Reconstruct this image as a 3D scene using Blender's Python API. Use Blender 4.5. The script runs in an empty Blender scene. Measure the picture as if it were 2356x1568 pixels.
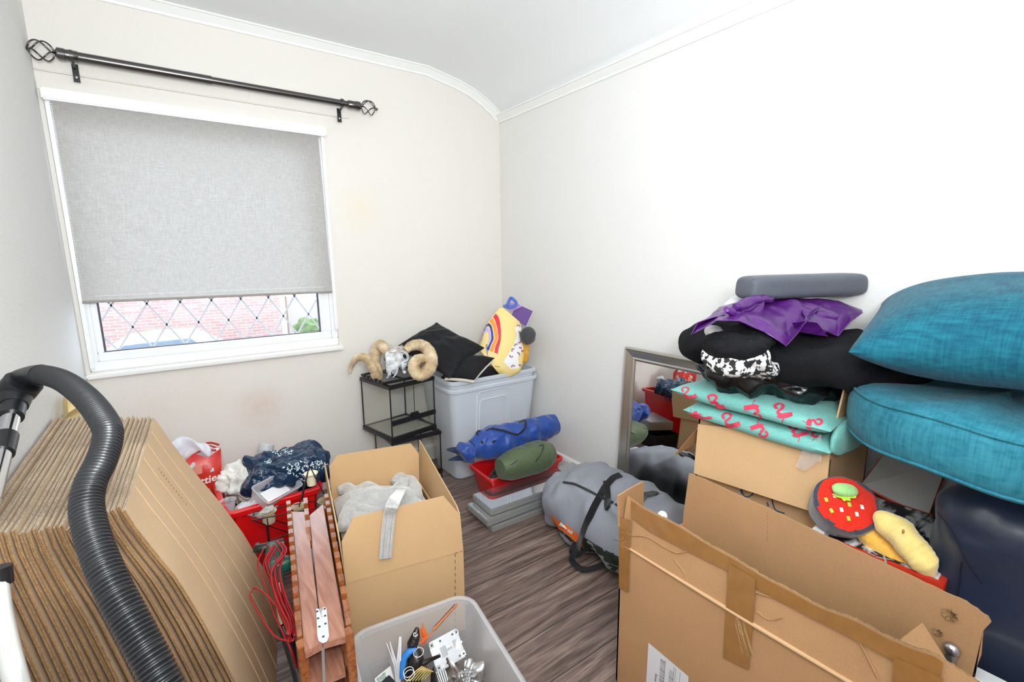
import bpy, bmesh, math, random
from mathutils import Vector, Matrix, Quaternion, noise
from mathutils.bvhtree import BVHTree
C = bpy.context.scene.collection
SC = bpy.context.scene
PI = math.pi
# ---------------------------------------------------------------- camera, world, lights, exposure
# world: window wall is the plane y=0, right-hand wall is x=0, floor z=0, metres
RM = ((0.81309585, -0.1102056, 0.57160289), (-0.58203389, -0.13607908, 0.8016976), (-0.01056837, -0.98454924, -0.17478873))
CAM = Vector((-2.00794485, -2.9439758, 1.42)); FPX = 1084.0194
cd = bpy.data.cameras.new('camera'); cam = bpy.data.objects.new('camera', cd); C.objects.link(cam)
cd.sensor_width = 36; cd.lens = FPX*36/2356; cd.clip_start = 0.02; cd.clip_end = 200
cam.matrix_world = Matrix(((RM[0][0], -RM[0][1], -RM[0][2], CAM.x), (RM[1][0], -RM[1][1], -RM[1][2], CAM.y), (RM[2][0], -RM[2][1], -RM[2][2], CAM.z), (0, 0, 0, 1)))
SC.camera = cam
w = bpy.data.worlds.new('sky'); SC.world = w; w.use_nodes = True
bg = w.node_tree.nodes['Background']; bg.inputs[0].default_value = (.86, .93, 1, 1); bg.inputs[1].default_value = 4.0
def area(name, loc, target, sx, sy, power, col=(1, 1, 1)):
    l = bpy.data.lights.new(name, 'AREA'); l.shape = 'RECTANGLE'; l.size = sx; l.size_y = sy; l.energy = power; l.color = col
    o = bpy.data.objects.new(name, l); C.objects.link(o); o.location = loc
    o.rotation_euler = (Vector(target)-Vector(loc)).to_track_quat('-Z', 'Y').to_euler(); return o
pl = bpy.data.lights.new('fill_point', 'POINT'); pl.energy = 15; pl.shadow_soft_size = .16; pl.color = (.95, .985, 1)  # added unseen fill above the camera, not a fitting of the room
po_ = bpy.data.objects.new('fill_point', pl); C.objects.link(po_); po_.location = (-1.75, -2.9, 2.0)
area('back_fill', (-1.7, -3.66, 1.6), (-1.2, -1, .8), 1.2, 1.7, 10, (.93, .975, 1))  # added soft frontal fill before the closed rear wall, no door opening there
area('bounce_fill', (-1.95, -3.15, 1.7), (-1.7, -1.6, 2.6), .4, .4, 40, (.94, .98, 1))  # added unseen panel aimed at the ceiling, stands in for bounced flash
SC.view_settings.view_transform = 'Standard'; SC.view_settings.look = 'None'; SC.view_settings.gamma = 1
SC.view_settings.use_curve_mapping = False; SC.view_settings.exposure = 0.28
SC.cycles.max_bounces = 10; SC.cycles.diffuse_bounces = 5; SC.cycles.glossy_bounces = 4; SC.cycles.transparent_max_bounces = 16; SC.cycles.transmission_bounces = 6
SC.cycles.caustics_reflective = False; SC.cycles.caustics_refractive = False
# ---------------------------------------------------------------- measuring helpers (pixel of the 2356x1568 photo -> point on a real plane)
def ray(px, py):
    c = (px-1178, py-784, FPX); return Vector([sum(RM[i][k]*c[k] for k in range(3)) for i in range(3)])
def at(px, py, ax, val):
    r = ray(px, py); return CAM + r*((val-CAM[ax])/r[ax])
def Z(px, py, z): return at(px, py, 2, z)
def D(px, py, d): return CAM + ray(px, py)*(d/FPX)
def onp(px, py, p0, n):
    r = ray(px, py); return CAM + r*((Vector(p0)-CAM).dot(n)/r.dot(n))
V = Vector
# ---------------------------------------------------------------- materials
MATS = {}
def nt(name):
    m = bpy.data.materials.new(name); m.use_nodes = True
    return m, m.node_tree, m.node_tree.nodes['Principled BSDF']
def c4(c): return (c[0], c[1], c[2], 1)
def lin(r, g, b):
    f = lambda v: (v/255/12.92) if v/255 <= .04045 else ((v/255+.055)/1.055)**2.4
    return (f(r), f(g), f(b))
def pm(name, col, rough=.6, metal=0, var=.0, vs=8, bump=0, bs=60, col2=None, sheen=0, alpha=1, coat=0, stretch=None, trans=0, spec=.5, detail=4, bdist=.004):
    if name in MATS: return MATS[name]
    m, t, b = nt(name); N = t.nodes; L = t.links
    b.inputs['Base Color'].default_value = c4(col); b.inputs['Roughness'].default_value = rough; b.inputs['Metallic'].default_value = metal
    b.inputs['Alpha'].default_value = alpha; b.inputs['Sheen Weight'].default_value = sheen; b.inputs['Coat Weight'].default_value = coat
    b.inputs['Specular IOR Level'].default_value = spec
    tc = N.new('ShaderNodeTexCoord'); mp = N.new('ShaderNodeMapping'); L.new(tc.outputs['Object'], mp.inputs[0])
    if stretch: mp.inputs['Scale'].default_value = stretch
    if var or col2:
        n = N.new('ShaderNodeTexNoise'); n.inputs['Scale'].default_value = vs; n.inputs['Detail'].default_value = detail; L.new(mp.outputs[0], n.inputs[0])
        r = N.new('ShaderNodeValToRGB'); r.color_ramp.elements[0].position = .35; r.color_ramp.elements[1].position = .65
        c2 = col2 or [c*(1-var) for c in col]
        r.color_ramp.elements[0].color = c4(c2); r.color_ramp.elements[1].color = c4(col)
        L.new(n.outputs[0], r.inputs[0]); L.new(r.outputs[0], b.inputs['Base Color'])
    if bump:
        n2 = N.new('ShaderNodeTexNoise'); n2.inputs['Scale'].default_value = bs; n2.inputs['Detail'].default_value = 3; L.new(mp.outputs[0], n2.inputs[0])
        bp = N.new('ShaderNodeBump'); bp.inputs['Strength'].default_value = bump; bp.inputs['Distance'].default_value = bdist
        L.new(n2.outputs[0], bp.inputs['Height']); L.new(bp.outputs[0], b.inputs['Normal'])
    if trans: b.inputs['Transmission Weight'].default_value = trans
    MATS[name] = m; return m
def see_through(name, col, opac, rough=.1, tint=(1, 1, 1), rim=.5):
    """thin clear plastic / glass: transparent mixed with a glossy film, denser at grazing angles"""
    if name in MATS: return MATS[name]
    m = bpy.data.materials.new(name); m.use_nodes = True; t = m.node_tree; N = t.nodes; L = t.links; N.clear()
    o = N.new('ShaderNodeOutputMaterial'); mx = N.new('ShaderNodeMixShader'); tr = N.new('ShaderNodeBsdfTransparent'); tr.inputs[0].default_value = c4(tint)
    pb = N.new('ShaderNodeBsdfPrincipled'); pb.inputs['Base Color'].default_value = c4(col); pb.inputs['Roughness'].default_value = rough
    lw = N.new('ShaderNodeLayerWeight'); lw.inputs[0].default_value = .35
    mr = N.new('ShaderNodeMapRange'); mr.inputs[3].default_value = opac; mr.inputs[4].default_value = min(1, opac+rim)
    L.new(lw.outputs['Facing'], mr.inputs[0]); L.new(mr.outputs[0], mx.inputs[0]); L.new(tr.outputs[0], mx.inputs[1]); L.new(pb.outputs[0], mx.inputs[2]); L.new(mx.outputs[0], o.inputs[0])
    MATS[name] = m; return m
def glassy(name, tint, gloss=.12):
    if name in MATS: return MATS[name]
    m = bpy.data.materials.new(name); m.use_nodes = True; t = m.node_tree; N = t.nodes; L = t.links; N.clear()
    o = N.new('ShaderNodeOutputMaterial'); mx = N.new('ShaderNodeMixShader'); tr = N.new('ShaderNodeBsdfTransparent'); tr.inputs[0].default_value = c4(tint)
    g = N.new('ShaderNodeBsdfGlossy'); g.inputs['Roughness'].default_value = .02
    fr = N.new('ShaderNodeLayerWeight'); fr.inputs[0].default_value = .5
    pw = N.new('ShaderNodeMath'); pw.operation = 'POWER'; pw.inputs[1].default_value = 4; L.new(fr.outputs['Facing'], pw.inputs[0])
    ma = N.new('ShaderNodeMath'); ma.operation = 'MULTIPLY_ADD'; ma.inputs[1].default_value = .6; ma.inputs[2].default_value = gloss; ma.use_clamp = True
    L.new(pw.outputs[0], ma.inputs[0]); L.new(ma.outputs[0], mx.inputs[0]); L.new(tr.outputs[0], mx.inputs[1]); L.new(g.outputs[0], mx.inputs[2]); L.new(mx.outputs[0], o.inputs[0])
    MATS[name] = m; return m
def woven(name, col, col2, sc=420, rough=.85, sheen=.3, bump=.3, blotch=6, stretch=(1, 1, 1)):
    """cloth with a fine thread noise"""
    if name in MATS: return MATS[name]
    m, t, b = nt(name); N = t.nodes; L = t.links
    b.inputs['Roughness'].default_value = rough; b.inputs['Sheen Weight'].default_value = sheen; b.inputs['Specular IOR Level'].default_value = .25
    tc = N.new('ShaderNodeTexCoord'); outs = []
    for s in ((1, .12, .12), (.12, 1, .12), (.12, .12, 1)):
        mp = N.new('ShaderNodeMapping'); mp.inputs['Scale'].default_value = tuple(a*bb for a, bb in zip(s, stretch)); L.new(tc.outputs['Object'], mp.inputs[0])
        n = N.new('ShaderNodeTexNoise'); n.inputs['Scale'].default_value = sc; n.inputs['Detail'].default_value = 2; L.new(mp.outputs[0], n.inputs[0]); outs.append(n)
    a1 = N.new('ShaderNodeMath'); a1.operation = 'ADD'; L.new(outs[0].outputs[0], a1.inputs[0]); L.new(outs[1].outputs[0], a1.inputs[1])
    a2 = N.new('ShaderNodeMath'); a2.operation = 'ADD'; L.new(a1.outputs[0], a2.inputs[0]); L.new(outs[2].outputs[0], a2.inputs[1])
    nb = N.new('ShaderNodeTexNoise'); nb.inputs['Scale'].default_value = blotch; L.new(tc.outputs['Object'], nb.inputs[0])
    a3 = N.new('ShaderNodeMath'); a3.operation = 'MULTIPLY_ADD'; a3.inputs[1].default_value = .6; L.new(nb.outputs[0], a3.inputs[0]); L.new(a2.outputs[0], a3.inputs[2])
    mr = N.new('ShaderNodeMapRange'); mr.inputs[1].default_value = 1.45; mr.inputs[2].default_value = 2.15; L.new(a3.outputs[0], mr.inputs[0])
    mx = N.new('ShaderNodeMix'); mx.data_type = 'RGBA'; mx.inputs[6].default_value = c4(col2); mx.inputs[7].default_value = c4(col)
    L.new(mr.outputs[0], mx.inputs[0]); L.new(mx.outputs[2], b.inputs['Base Color'])
    if bump:
        bp = N.new('ShaderNodeBump'); bp.inputs['Strength'].default_value = bump; bp.inputs['Distance'].default_value = .001; L.new(a2.outputs[0], bp.inputs['Height']); L.new(bp.outputs[0], b.inputs['Normal'])
    MATS[name] = m; return m
def cardboard(name, col, dark=.82, flute=(0, 0, 0), fs=110, warp=0):
    if name in MATS: return MATS[name]
    m, t, b = nt(name); N = t.nodes; L = t.links; b.inputs['Roughness'].default_value = .82; b.inputs['Specular IOR Level'].default_value = .25
    tc = N.new('ShaderNodeTexCoord')
    n = N.new('ShaderNodeTexNoise'); n.inputs['Scale'].default_value = 5; n.inputs['Detail'].default_value = 6; L.new(tc.outputs['Object'], n.inputs[0])
    n3 = N.new('ShaderNodeTexNoise'); n3.inputs['Scale'].default_value = 260; n3.inputs['Detail'].default_value = 2; L.new(tc.outputs['Object'], n3.inputs[0])
    ad = N.new('ShaderNodeMath'); ad.operation = 'ADD'; L.new(n.outputs[0], ad.inputs[0]); L.new(n3.outputs[0], ad.inputs[1])
    r = N.new('ShaderNodeMapRange'); r.inputs[1].default_value = .7; r.inputs[2].default_value = 1.3; L.new(ad.outputs[0], r.inputs[0])
    mx = N.new('ShaderNodeMix'); mx.data_type = 'RGBA'; mx.inputs[6].default_value = c4([c*dark for c in col]); mx.inputs[7].default_value = c4(col)
    L.new(r.outputs[0], mx.inputs[0]); L.new(mx.outputs[2], b.inputs['Base Color'])
    bp = N.new('ShaderNodeBump'); bp.inputs['Strength'].default_value = .12 if any(flute) else .25; bp.inputs['Distance'].default_value = .0012
    if any(flute):
        mp = N.new('ShaderNodeMapping'); L.new(tc.outputs['Object'], mp.inputs[0]); mp.inputs['Scale'].default_value = flute
        wv = N.new('ShaderNodeTexWave'); wv.bands_direction = 'DIAGONAL'; wv.inputs['Scale'].default_value = fs; wv.inputs['Distortion'].default_value = .6; L.new(mp.outputs[0], wv.inputs[0])
        ad2 = N.new('ShaderNodeMath'); ad2.operation = 'ADD'; L.new(wv.outputs[1], ad2.inputs[0]); L.new(n3.outputs[0], ad2.inputs[1]); L.new(ad2.outputs[0], bp.inputs['Height'])
    else: L.new(n3.outputs[0], bp.inputs['Height'])
    L.new(bp.outputs[0], b.inputs['Normal']); MATS[name] = m; return m
# ---------------------------------------------------------------- mesh builder
BASE = {}
def sgn(v): return -1 if v < 0 else 1
def crease(p, seed=0, n=6):
    """sharp random folds, about -.5 .. .5: triangle waves in random directions, bent a little by noise"""
    p = V(p); p = p+noise.noise_vector(p*.6+V((seed, 0, 0)))*.55; r = random.Random(seed*13+1); s = 0; w = 0
    for k in range(n):
        d = V((r.gauss(0, 1), r.gauss(0, 1), r.gauss(0, 1))).normalized(); f = r.uniform(.5, 1.5); a = 1/f
        t = (p.dot(d)*f+r.random()*2) % 2; s += a*(abs(t-1)*2-1); w += a
    return s/w
class MB:
    def __init__(s): s.v = []; s.f = []; s.mi = []; s.cur = 0
    def add(s, vs, fs):
        k = len(s.v); s.v += [Vector(p) for p in vs]; s.f += [tuple(i+k for i in f) for f in fs]; s.mi += [s.cur]*len(fs); return s
    def box(s, x0, x1, y0, y1, z0, z1, M=None):
        vs = [V((x, y, z)) for z in (z0, z1) for y in (y0, y1) for x in (x0, x1)]
        if M: vs = [M @ p for p in vs]
        return s.add(vs, [(0, 2, 3, 1), (4, 5, 7, 6), (0, 1, 5, 4), (2, 6, 7, 3), (0, 4, 6, 2), (1, 3, 7, 5)])
    def beam(s, a, b, wd, h, up=(0, 0, 1)):
        a = V(a); b = V(b); d = (b-a).normalized(); r = d.cross(V(up)).normalized(); u = r.cross(d)
        vs = [p + r*(i*wd/2) + u*(j*h/2) for p in (a, b) for i, j in ((-1, -1), (1, -1), (1, 1), (-1, 1))]
        return s.add(vs, [(0, 1, 2, 3), (7, 6, 5, 4), (0, 4, 5, 1), (1, 5, 6, 2), (2, 6, 7, 3), (3, 7, 4, 0)])
    def poly(s, pts, th, n=None):
        """polygon plate of thickness th, extruded behind its normal"""
        pts = [V(p) for p in pts]
        if n is None:
            n = V((0, 0, 0))
            for i in range(len(pts)): n += (pts[i]-pts[0]).cross(pts[(i+1) % len(pts)]-pts[0])
        n = V(n).normalized(); k = len(pts)
        return s.add(pts + [p-n*th for p in pts], [tuple(range(k)), tuple(range(2*k-1, k-1, -1))] + [(i, i+k, (i+1) % k+k, (i+1) % k) for i in range(k)])
    def loops(s, ls, cap0=True, cap1=True, closed=False):
        k = len(ls[0]); vs = [p for l in ls for p in l]; fs = []
        m = len(ls)
        for j in range(m if closed else m-1):
            for i in range(k): fs.append((j*k+i, j*k+(i+1) % k, ((j+1) % m)*k+(i+1) % k, ((j+1) % m)*k+i))
        if cap0 and not closed: fs.append(tuple(range(k-1, -1, -1)))
        if cap1 and not closed: fs.append(tuple((m-1)*k+i for i in range(k)))
        return s.add(vs, fs)
    def grid(s, fn, nu, nv):
        vs = [fn(i/nu, j/nv) for j in range(nv+1) for i in range(nu+1)]
        return s.add(vs, [(j*(nu+1)+i, j*(nu+1)+i+1, (j+1)*(nu+1)+i+1, (j+1)*(nu+1)+i) for j in range(nv) for i in range(nu)])
    def tube(s, pts, r, n=10, sub=6, rib=None, cap=True, flat=1):
        pts = [V(p) for p in pts]; rr = r if isinstance(r, (list, tuple)) else [r]*len(pts)
        P, Rr = spline(pts, rr, sub) if sub > 1 and len(pts) > 2 else (pts, rr)
        if rib:
            L = [0]
            for a, b in zip(P, P[1:]): L.append(L[-1]+(b-a).length)
            nn = int(L[-1]/rib*6); Q = []; R2 = []; j = 0
            for i in range(nn+1):
                d = L[-1]*i/nn
                while j < len(L)-2 and L[j+1] < d: j += 1
                t = (d-L[j])/max(1e-9, L[j+1]-L[j]); Q.append(P[j].lerp(P[j+1], t)); R2.append((Rr[j]*(1-t)+Rr[j+1]*t)*(1, .985, .9, .86, .9, .985)[i % 6])
            P, Rr = Q, R2
        ls = []; nrm = None
        for i, p in enumerate(P):
            d = (P[min(i+1, len(P)-1)]-P[max(i-1, 0)]).normalized()
            if nrm is None: nrm = d.orthogonal().normalized()
            nrm = (nrm-d*nrm.dot(d)).normalized(); bn = d.cross(nrm)
            ls.append([p + nrm*(math.cos(a)*Rr[i]) + bn*(math.sin(a)*Rr[i]*flat) for a in [2*PI*k/n for k in range(n)]])
        return s.loops(ls, cap, cap)
    def ribbon(s, pts, wd, th, nrm=None, sub=6):
        """flat strap; nrm = list of surface normals or one vector"""
        pts = [V(p) for p in pts]
        ns = nrm if isinstance(nrm, list) else [V(nrm or (0, 0, 1))]*len(pts)
        if sub > 1 and len(pts) > 2:
            P, _ = spline(pts, [0]*len(pts), sub); Nn, _ = spline([V(n) for n in ns], [0]*len(ns), sub)
        else: P, Nn = pts, [V(n) for n in ns]
        ls = []
        for i, p in enumerate(P):
            d = (P[min(i+1, len(P)-1)]-P[max(i-1, 0)]).normalized(); n = Nn[i]-d*Nn[i].dot(d)
            n = n.normalized() if n.length > 1e-6 else d.orthogonal().normalized(); r = d.cross(n)
            ls.append([p-r*wd/2, p+r*wd/2, p+r*wd/2+n*th, p-r*wd/2+n*th])
        return s.loops(ls)
    def lathe(s, prof, M=None, n=24):
        M = M or Matrix()
        return s.loops([[M @ V((r*math.cos(a), r*math.sin(a), z)) for a in [2*PI*k/n for k in range(n)]] for r, z in prof])
    def ell(s, c, rx, ry, rz, M=None, nu=24, nv=16, e=1, amp=0, fr=5, seed=0, fold=None, e2=None):
        M = M or Matrix(); c = V(c); e2 = e2 or e
        def sp(a, p): return sgn(a)*abs(a)**p
        ls = []
        for j in range(nv+1):
            ph = -PI/2+PI*(j+.02)/(nv+.04) if 0 < j < nv else (-PI/2+.03 if j == 0 else PI/2-.03)
            l = []
            for i in range(nu):
                th = 2*PI*i/nu; x = sp(math.cos(ph), e2)*sp(math.cos(th), e); y = sp(math.cos(ph), e2)*sp(math.sin(th), e); z = sp(math.sin(ph), e2)
                p = V((x*rx, y*ry, z*rz)); q = p*fr+V((seed*7.3, seed*3.1, seed))
                k = 1
                if amp < 0:
                    rm = min(rx, ry, rz); pd = V((x/rx, y/ry, z/rz)).normalized()
                    p = p+pd*(rm*-amp*2.1*(crease(q*1.5, seed)+.35*noise.noise(q*.8)+.5*crease(q*3.4, seed+3)))
                if amp > 0: k += amp*(noise.noise(q)+.5*noise.noise(q*2.1)-.6*abs(noise.noise(q*1.4+V((9, 2, 5)))))

                if fold: k += fold(th, ph)
                l.append(M @ (c+p*k))
            ls.append(l)
        return s.loops(ls)
    def pillow(s, cs, T, pinch=.06, n=22, amp=.0, fr=9, seed=0, ex=.45, up=None):
        """cushion through four corner points (in order), T half thickness"""
        a, b, c, d = [V(p) for p in cs]; nn = (c-a).cross(d-b).normalized()
        if up is not None and nn.dot(V(up)) < 0: nn = -nn
        ctr = (a+b+c+d)/4; pts = {}
        def P(u, v, sd):
            # pull the sides inwards between the corners
            uu = u*2-1; vv = v*2-1; uu2 = uu*(1-pinch*(1-vv*vv)*abs(uu)); vv2 = vv*(1-pinch*(1-uu*uu)*abs(vv))
            U = (uu2+1)/2; W = (vv2+1)/2
            p = a*(1-U)*(1-W)+b*U*(1-W)+c*U*W+d*(1-U)*W
            h = T*(max(0, (1-abs(uu)**2.6))*max(0, (1-abs(vv)**2.6)))**ex
            if amp:
                q = p*fr+V((seed, seed*2, sd)); h *= 1+amp*(noise.noise(q)-.8*abs(noise.noise(q*1.7)))
                p = p+nn*amp*.02*noise.noise(p*fr*.5)
            return p+nn*h*sd
        for sd in (1, -1):
            k0 = len(s.v); s.grid(lambda u, v: P(u, v, sd), n, n)
            if sd < 0: s.f[-n*n:] = [f[::-1] for f in s.f[-n*n:]]
        s.weld = 1e-5; return s
    def bvh(s): return BVHTree.FromPolygons([tuple(p) for p in s.v], s.f)
    def build(s, name, mat, parent=None, smooth=0, base=None, bevel=0, sub=0, weld=None, mods=None, seg=2):
        """smooth: 0 flat, else auto-smooth angle in degrees"""
        b = BASE.get(parent.name) if parent else (V(base) if base is not None else V((0, 0, 0)))
        me = bpy.data.meshes.new(name); me.from_pydata([tuple(p-b) for p in s.v], [], s.f); me.update()
        for m in (mat if isinstance(mat, (list, tuple)) else [mat]): me.materials.append(m)
        me.polygons.foreach_set('material_index', s.mi)
        bm = bmesh.new(); bm.from_mesh(me)
        wl = weld if weld is not None else getattr(s, 'weld', 0)
        if wl: bmesh.ops.remove_doubles(bm, verts=bm.verts, dist=wl)
        bmesh.ops.recalc_face_normals(bm, faces=bm.faces)
        if bevel: bmesh.ops.bevel(bm, geom=[e for e in bm.edges if e.is_manifold and e.calc_face_angle(0) > .5], offset=bevel, segments=seg, affect='EDGES', clamp_overlap=True)
        if smooth:
            for f in bm.faces: f.smooth = True
            for e in bm.edges:
                if e.is_manifold and e.calc_face_angle(0) > math.radians(smooth): e.smooth = False
        bm.to_mesh(me); bm.free()
        o = bpy.data.objects.new(name, me); C.objects.link(o)
        if parent: o.parent = parent
        else: o.location = b
        BASE[o.name] = b
        if sub: md = o.modifiers.new('sub', 'SUBSURF'); md.levels = sub; md.render_levels = sub
        return o
def spline(P, R, sub):
    Q = []; S = []
    for i in range(len(P)-1):
        p0 = P[max(i-1, 0)]; p1 = P[i]; p2 = P[i+1]; p3 = P[min(i+2, len(P)-1)]
        for k in range(sub):
            t = k/sub; t2 = t*t; t3 = t2*t
            Q.append(.5*((2*p1)+(p2-p0)*t+(2*p0-5*p1+4*p2-p3)*t2+(3*p1-p0-3*p2+p3)*t3)); S.append(R[i]*(1-t)+R[i+1]*t)
    Q.append(P[-1]); S.append(R[-1]); return Q, S
def tag(o, label, cat, group=None, kind=None):
    o['label'] = label
    if cat: o['category'] = cat
    if group: o['group'] = group
    if kind: o['kind'] = kind
    return o
def thing(name, label, cat, base=(0, 0, 0), group=None):
    o = bpy.data.objects.new(name, None); C.objects.link(o); o.location = base; o.empty_display_size = .05; BASE[o.name] = V(base)
    return tag(o, label, cat, group)
def lab(o, l): o['label'] = l; return o
def struct(o): o['kind'] = 'structure'; return o
def copy_tree(o, parent=None):
    c = o.copy(); C.objects.link(c); c.parent = parent
    for ch in [x for x in bpy.data.objects if x.parent == o]: copy_tree(ch, c)
    BASE[c.name] = BASE.get(o.name, V((0, 0, 0))); return c
def frame(o, x, y, z=None):
    """matrix from origin and two axes"""
    x = V(x).normalized(); z = x.cross(V(y)).normalized() if z is None else V(z).normalized(); y = z.cross(x)
    return Matrix(((x.x, y.x, z.x, o[0]), (x.y, y.y, z.y, o[1]), (x.z, y.z, z.z, o[2]), (0, 0, 0, 1)))
def text(name, s, size, M, mat, parent, ext=.0004, bold=0, shear=0, align='LEFT'):
    cu = bpy.data.curves.new(name, 'FONT'); cu.body = s; cu.size = size; cu.extrude = ext; cu.offset = bold; cu.shear = shear; cu.align_x = align; cu.resolution_u = 3
    t = bpy.data.objects.new('tmp', cu); C.objects.link(t); dg = bpy.context.evaluated_depsgraph_get(); me = bpy.data.meshes.new_from_object(t.evaluated_get(dg))
    bpy.data.objects.remove(t); bpy.data.curves.remove(cu); b = BASE[parent.name]; me.transform(Matrix.Translation(-b) @ M); me.materials.clear(); me.materials.append(mat)
    me.name = name; o = bpy.data.objects.new(name, me); C.objects.link(o); o.parent = parent; BASE[o.name] = b; return o
def hit(bv, px, py, off=.003):
    loc, n, i, d = bv.ray_cast(CAM, ray(px, py).normalized())
    if loc is None:
        loc, n, i, d = bv.find_nearest(CAM+ray(px, py).normalized()*1.8)
    if n.dot(ray(px, py)) > 0: n = -n
    return loc+n*off, n
def deco(bv, pxs, wd, th, name, mat, parent, off=.001, sub=5):
    P2 = []
    for (xa, ya), (xb_, yb_) in zip(pxs, pxs[1:]):
        for k in range(5): P2.append((xa+(xb_-xa)*k/5, ya+(yb_-ya)*k/5))
    P2.append(pxs[-1]); h = [hit(bv, x, y, off+.002) for x, y in P2]
    for _ in range(2): h = [h[0]]+[((h[i-1][0]+h[i][0]*2+h[i+1][0])/4+h[i][1]*.0006, (h[i-1][1]+h[i][1]*2+h[i+1][1]).normalized()) for i in range(1, len(h)-1)]+[h[-1]]
    sub = 2; m = MB(); m.ribbon([a for a, b in h], wd, th, [b for a, b in h], sub); return m.build(name, mat, parent)
def line3(pts, r, name, mat, parent, n=6, sub=1): return MB().tube(pts, r, n, sub).build(name, mat, parent, 60)
def rrect(x0, x1, y0, y1, z, r, n=5, M=None):
    pts = []
    for cx, cy, a0 in ((x1-r, y1-r, 0), (x0+r, y1-r, PI/2), (x0+r, y0+r, PI), (x1-r, y0+r, 3*PI/2)):
        for k in range(n+1): a = a0+PI/2*k/n; pts.append(V((cx+r*math.cos(a), cy+r*math.sin(a), z)))
    return [M @ p for p in pts] if M else pts
def fbm(p, s=1.0, o=4):
    return noise.fractal(V(p)*s, 1, 2, o)
random.seed(5)
# ---------------------------------------------------------------- common materials
M_card = cardboard('kraft_cardboard', lin(196, 158, 116), .86)
M_cardL = cardboard('light_kraft_cardboard', lin(214, 184, 148), .9)
M_cardS = cardboard('stacked_cardboard', lin(204, 178, 148), .78)
M_edge = cardboard('cardboard_cut_edge', lin(168, 132, 92), .6)
M_blk = pm('black_plastic', lin(26, 27, 30), .35)
M_blkc = woven('black_cotton', lin(38, 38, 42), lin(20, 20, 23), 500, .85, .05)
M_red = pm('red_plastic', lin(222, 20, 24), .3, coat=.3)
M_white = pm('white_upvc', lin(244, 245, 246), .3)
M_steel = pm('dark_steel', lin(105, 103, 102), .25, 1)
M_chrome = pm('chrome', lin(215, 215, 218), .15, 1)
M_alu = pm('brushed_aluminium', lin(190, 192, 194), .38, 1)
M_strap = woven('black_webbing', lin(22, 22, 25), lin(10, 10, 12), 900)
M_greyn = woven('grey_nylon', lin(148, 151, 160), lin(136, 139, 148), 900, rough=.5, sheen=.1, bump=.1)
# ================================================================ the room
def wallmat(name, col, stains=()):
    m, t, b = nt(name); N = t.nodes; L = t.links; b.inputs['Roughness'].default_value = .75; b.inputs['Specular IOR Level'].default_value = .25
    tc = N.new('ShaderNodeTexCoord'); n = N.new('ShaderNodeTexNoise'); n.inputs['Scale'].default_value = 95; n.inputs['Detail'].default_value = 4; n.inputs['Roughness'].default_value = .6
    L.new(tc.outputs['Object'], n.inputs[0]); bp = N.new('ShaderNodeBump'); bp.inputs['Strength'].default_value = .5; bp.inputs['Distance'].default_value = .0035
    L.new(n.outputs[0], bp.inputs['Height']); L.new(bp.outputs[0], b.inputs['Normal'])
    n2 = N.new('ShaderNodeTexNoise'); n2.inputs['Scale'].default_value = 1.3; n2.inputs['Detail'].default_value = 5; L.new(tc.outputs['Object'], n2.inputs[0])
    mx = N.new('ShaderNodeMix'); mx.data_type = 'RGBA'; mx.inputs[6].default_value = c4([c*.965 for c in col]); mx.inputs[7].default_value = c4(col); L.new(n2.outputs[0], mx.inputs[0])
    last = mx.outputs[2]
    for (x, y, z, rad, sc, amt) in stains:   # damp marks in the paper
        vm = N.new('ShaderNodeVectorMath'); vm.operation = 'DISTANCE'; vm.inputs[1].default_value = (x, y, z); L.new(tc.outputs['Object'], vm.inputs[0])
        n3 = N.new('ShaderNodeTexNoise'); n3.inputs['Scale'].default_value = 22; n3.inputs['Detail'].default_value = 6; L.new(tc.outputs['Object'], n3.inputs[0])
        mr = N.new('ShaderNodeMapRange'); mr.inputs[1].default_value = rad; mr.inputs[2].default_value = 0; mr.inputs[3].default_value = 0; mr.inputs[4].default_value = 1; L.new(vm.outputs['Value'], mr.inputs[0])
        mm = N.new('ShaderNodeMath'); mm.operation = 'MULTIPLY'; L.new(mr.outputs[0], mm.inputs[0]); L.new(n3.outputs[0], mm.inputs[1])
        m3 = N.new('ShaderNodeMath'); m3.operation = 'MULTIPLY'; m3.inputs[1].default_value = amt; m3.use_clamp = True; L.new(mm.outputs[0], m3.inputs[0])
        mz = N.new('ShaderNodeMix'); mz.data_type = 'RGBA'; mz.inputs[7].default_value = c4(sc); L.new(m3.outputs[0], mz.inputs[0]); L.new(last, mz.inputs[6]); last = mz.outputs[2]
    L.new(last, b.inputs['Base Color']); return m
s1 = at(600, 935, 1, 0); s2 = at(830, 480, 1, 0); s3 = at(350, 930, 1, 0); s4 = at(470, 905, 1, 0)
M_wallA = wallmat('cream_textured_wallpaper', lin(231, 227, 220), [(s1.x, 0, s1.z, .16, lin(214, 176, 158), .75), (s2.x, 0, s2.z, .17, lin(236, 216, 176), .55), (s3.x, 0, s3.z, .2, lin(224, 200, 184), .35), (s4.x, 0, s4.z, .2, lin(224, 200, 184), .3)])
M_wallB = wallmat('white_textured_wallpaper', lin(230, 229, 227))
M_ceil = pm('white_ceiling_paint', lin(236, 238, 239), .9, bump=.3, bs=70, bdist=.002)
M_gloss = pm('white_gloss_paint', lin(240, 240, 238), .35)
XL = -2.39; YB = -3.75; XR = 0
# ceiling outline in the window wall's plane: level, then coving down to the right-hand wall
cz = 2.605
prof = [V((XL, 0, cz)), V((-.56, 0, cz))]
for a, b_ in ((1050, 199), (1085, 219), (1112, 240), (1135, 262)): p = at(a, b_, 1, 0); prof.append(V((p.x, 0, p.z+.03)))
prof.append(V((0, 0, 2.40)))
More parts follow.
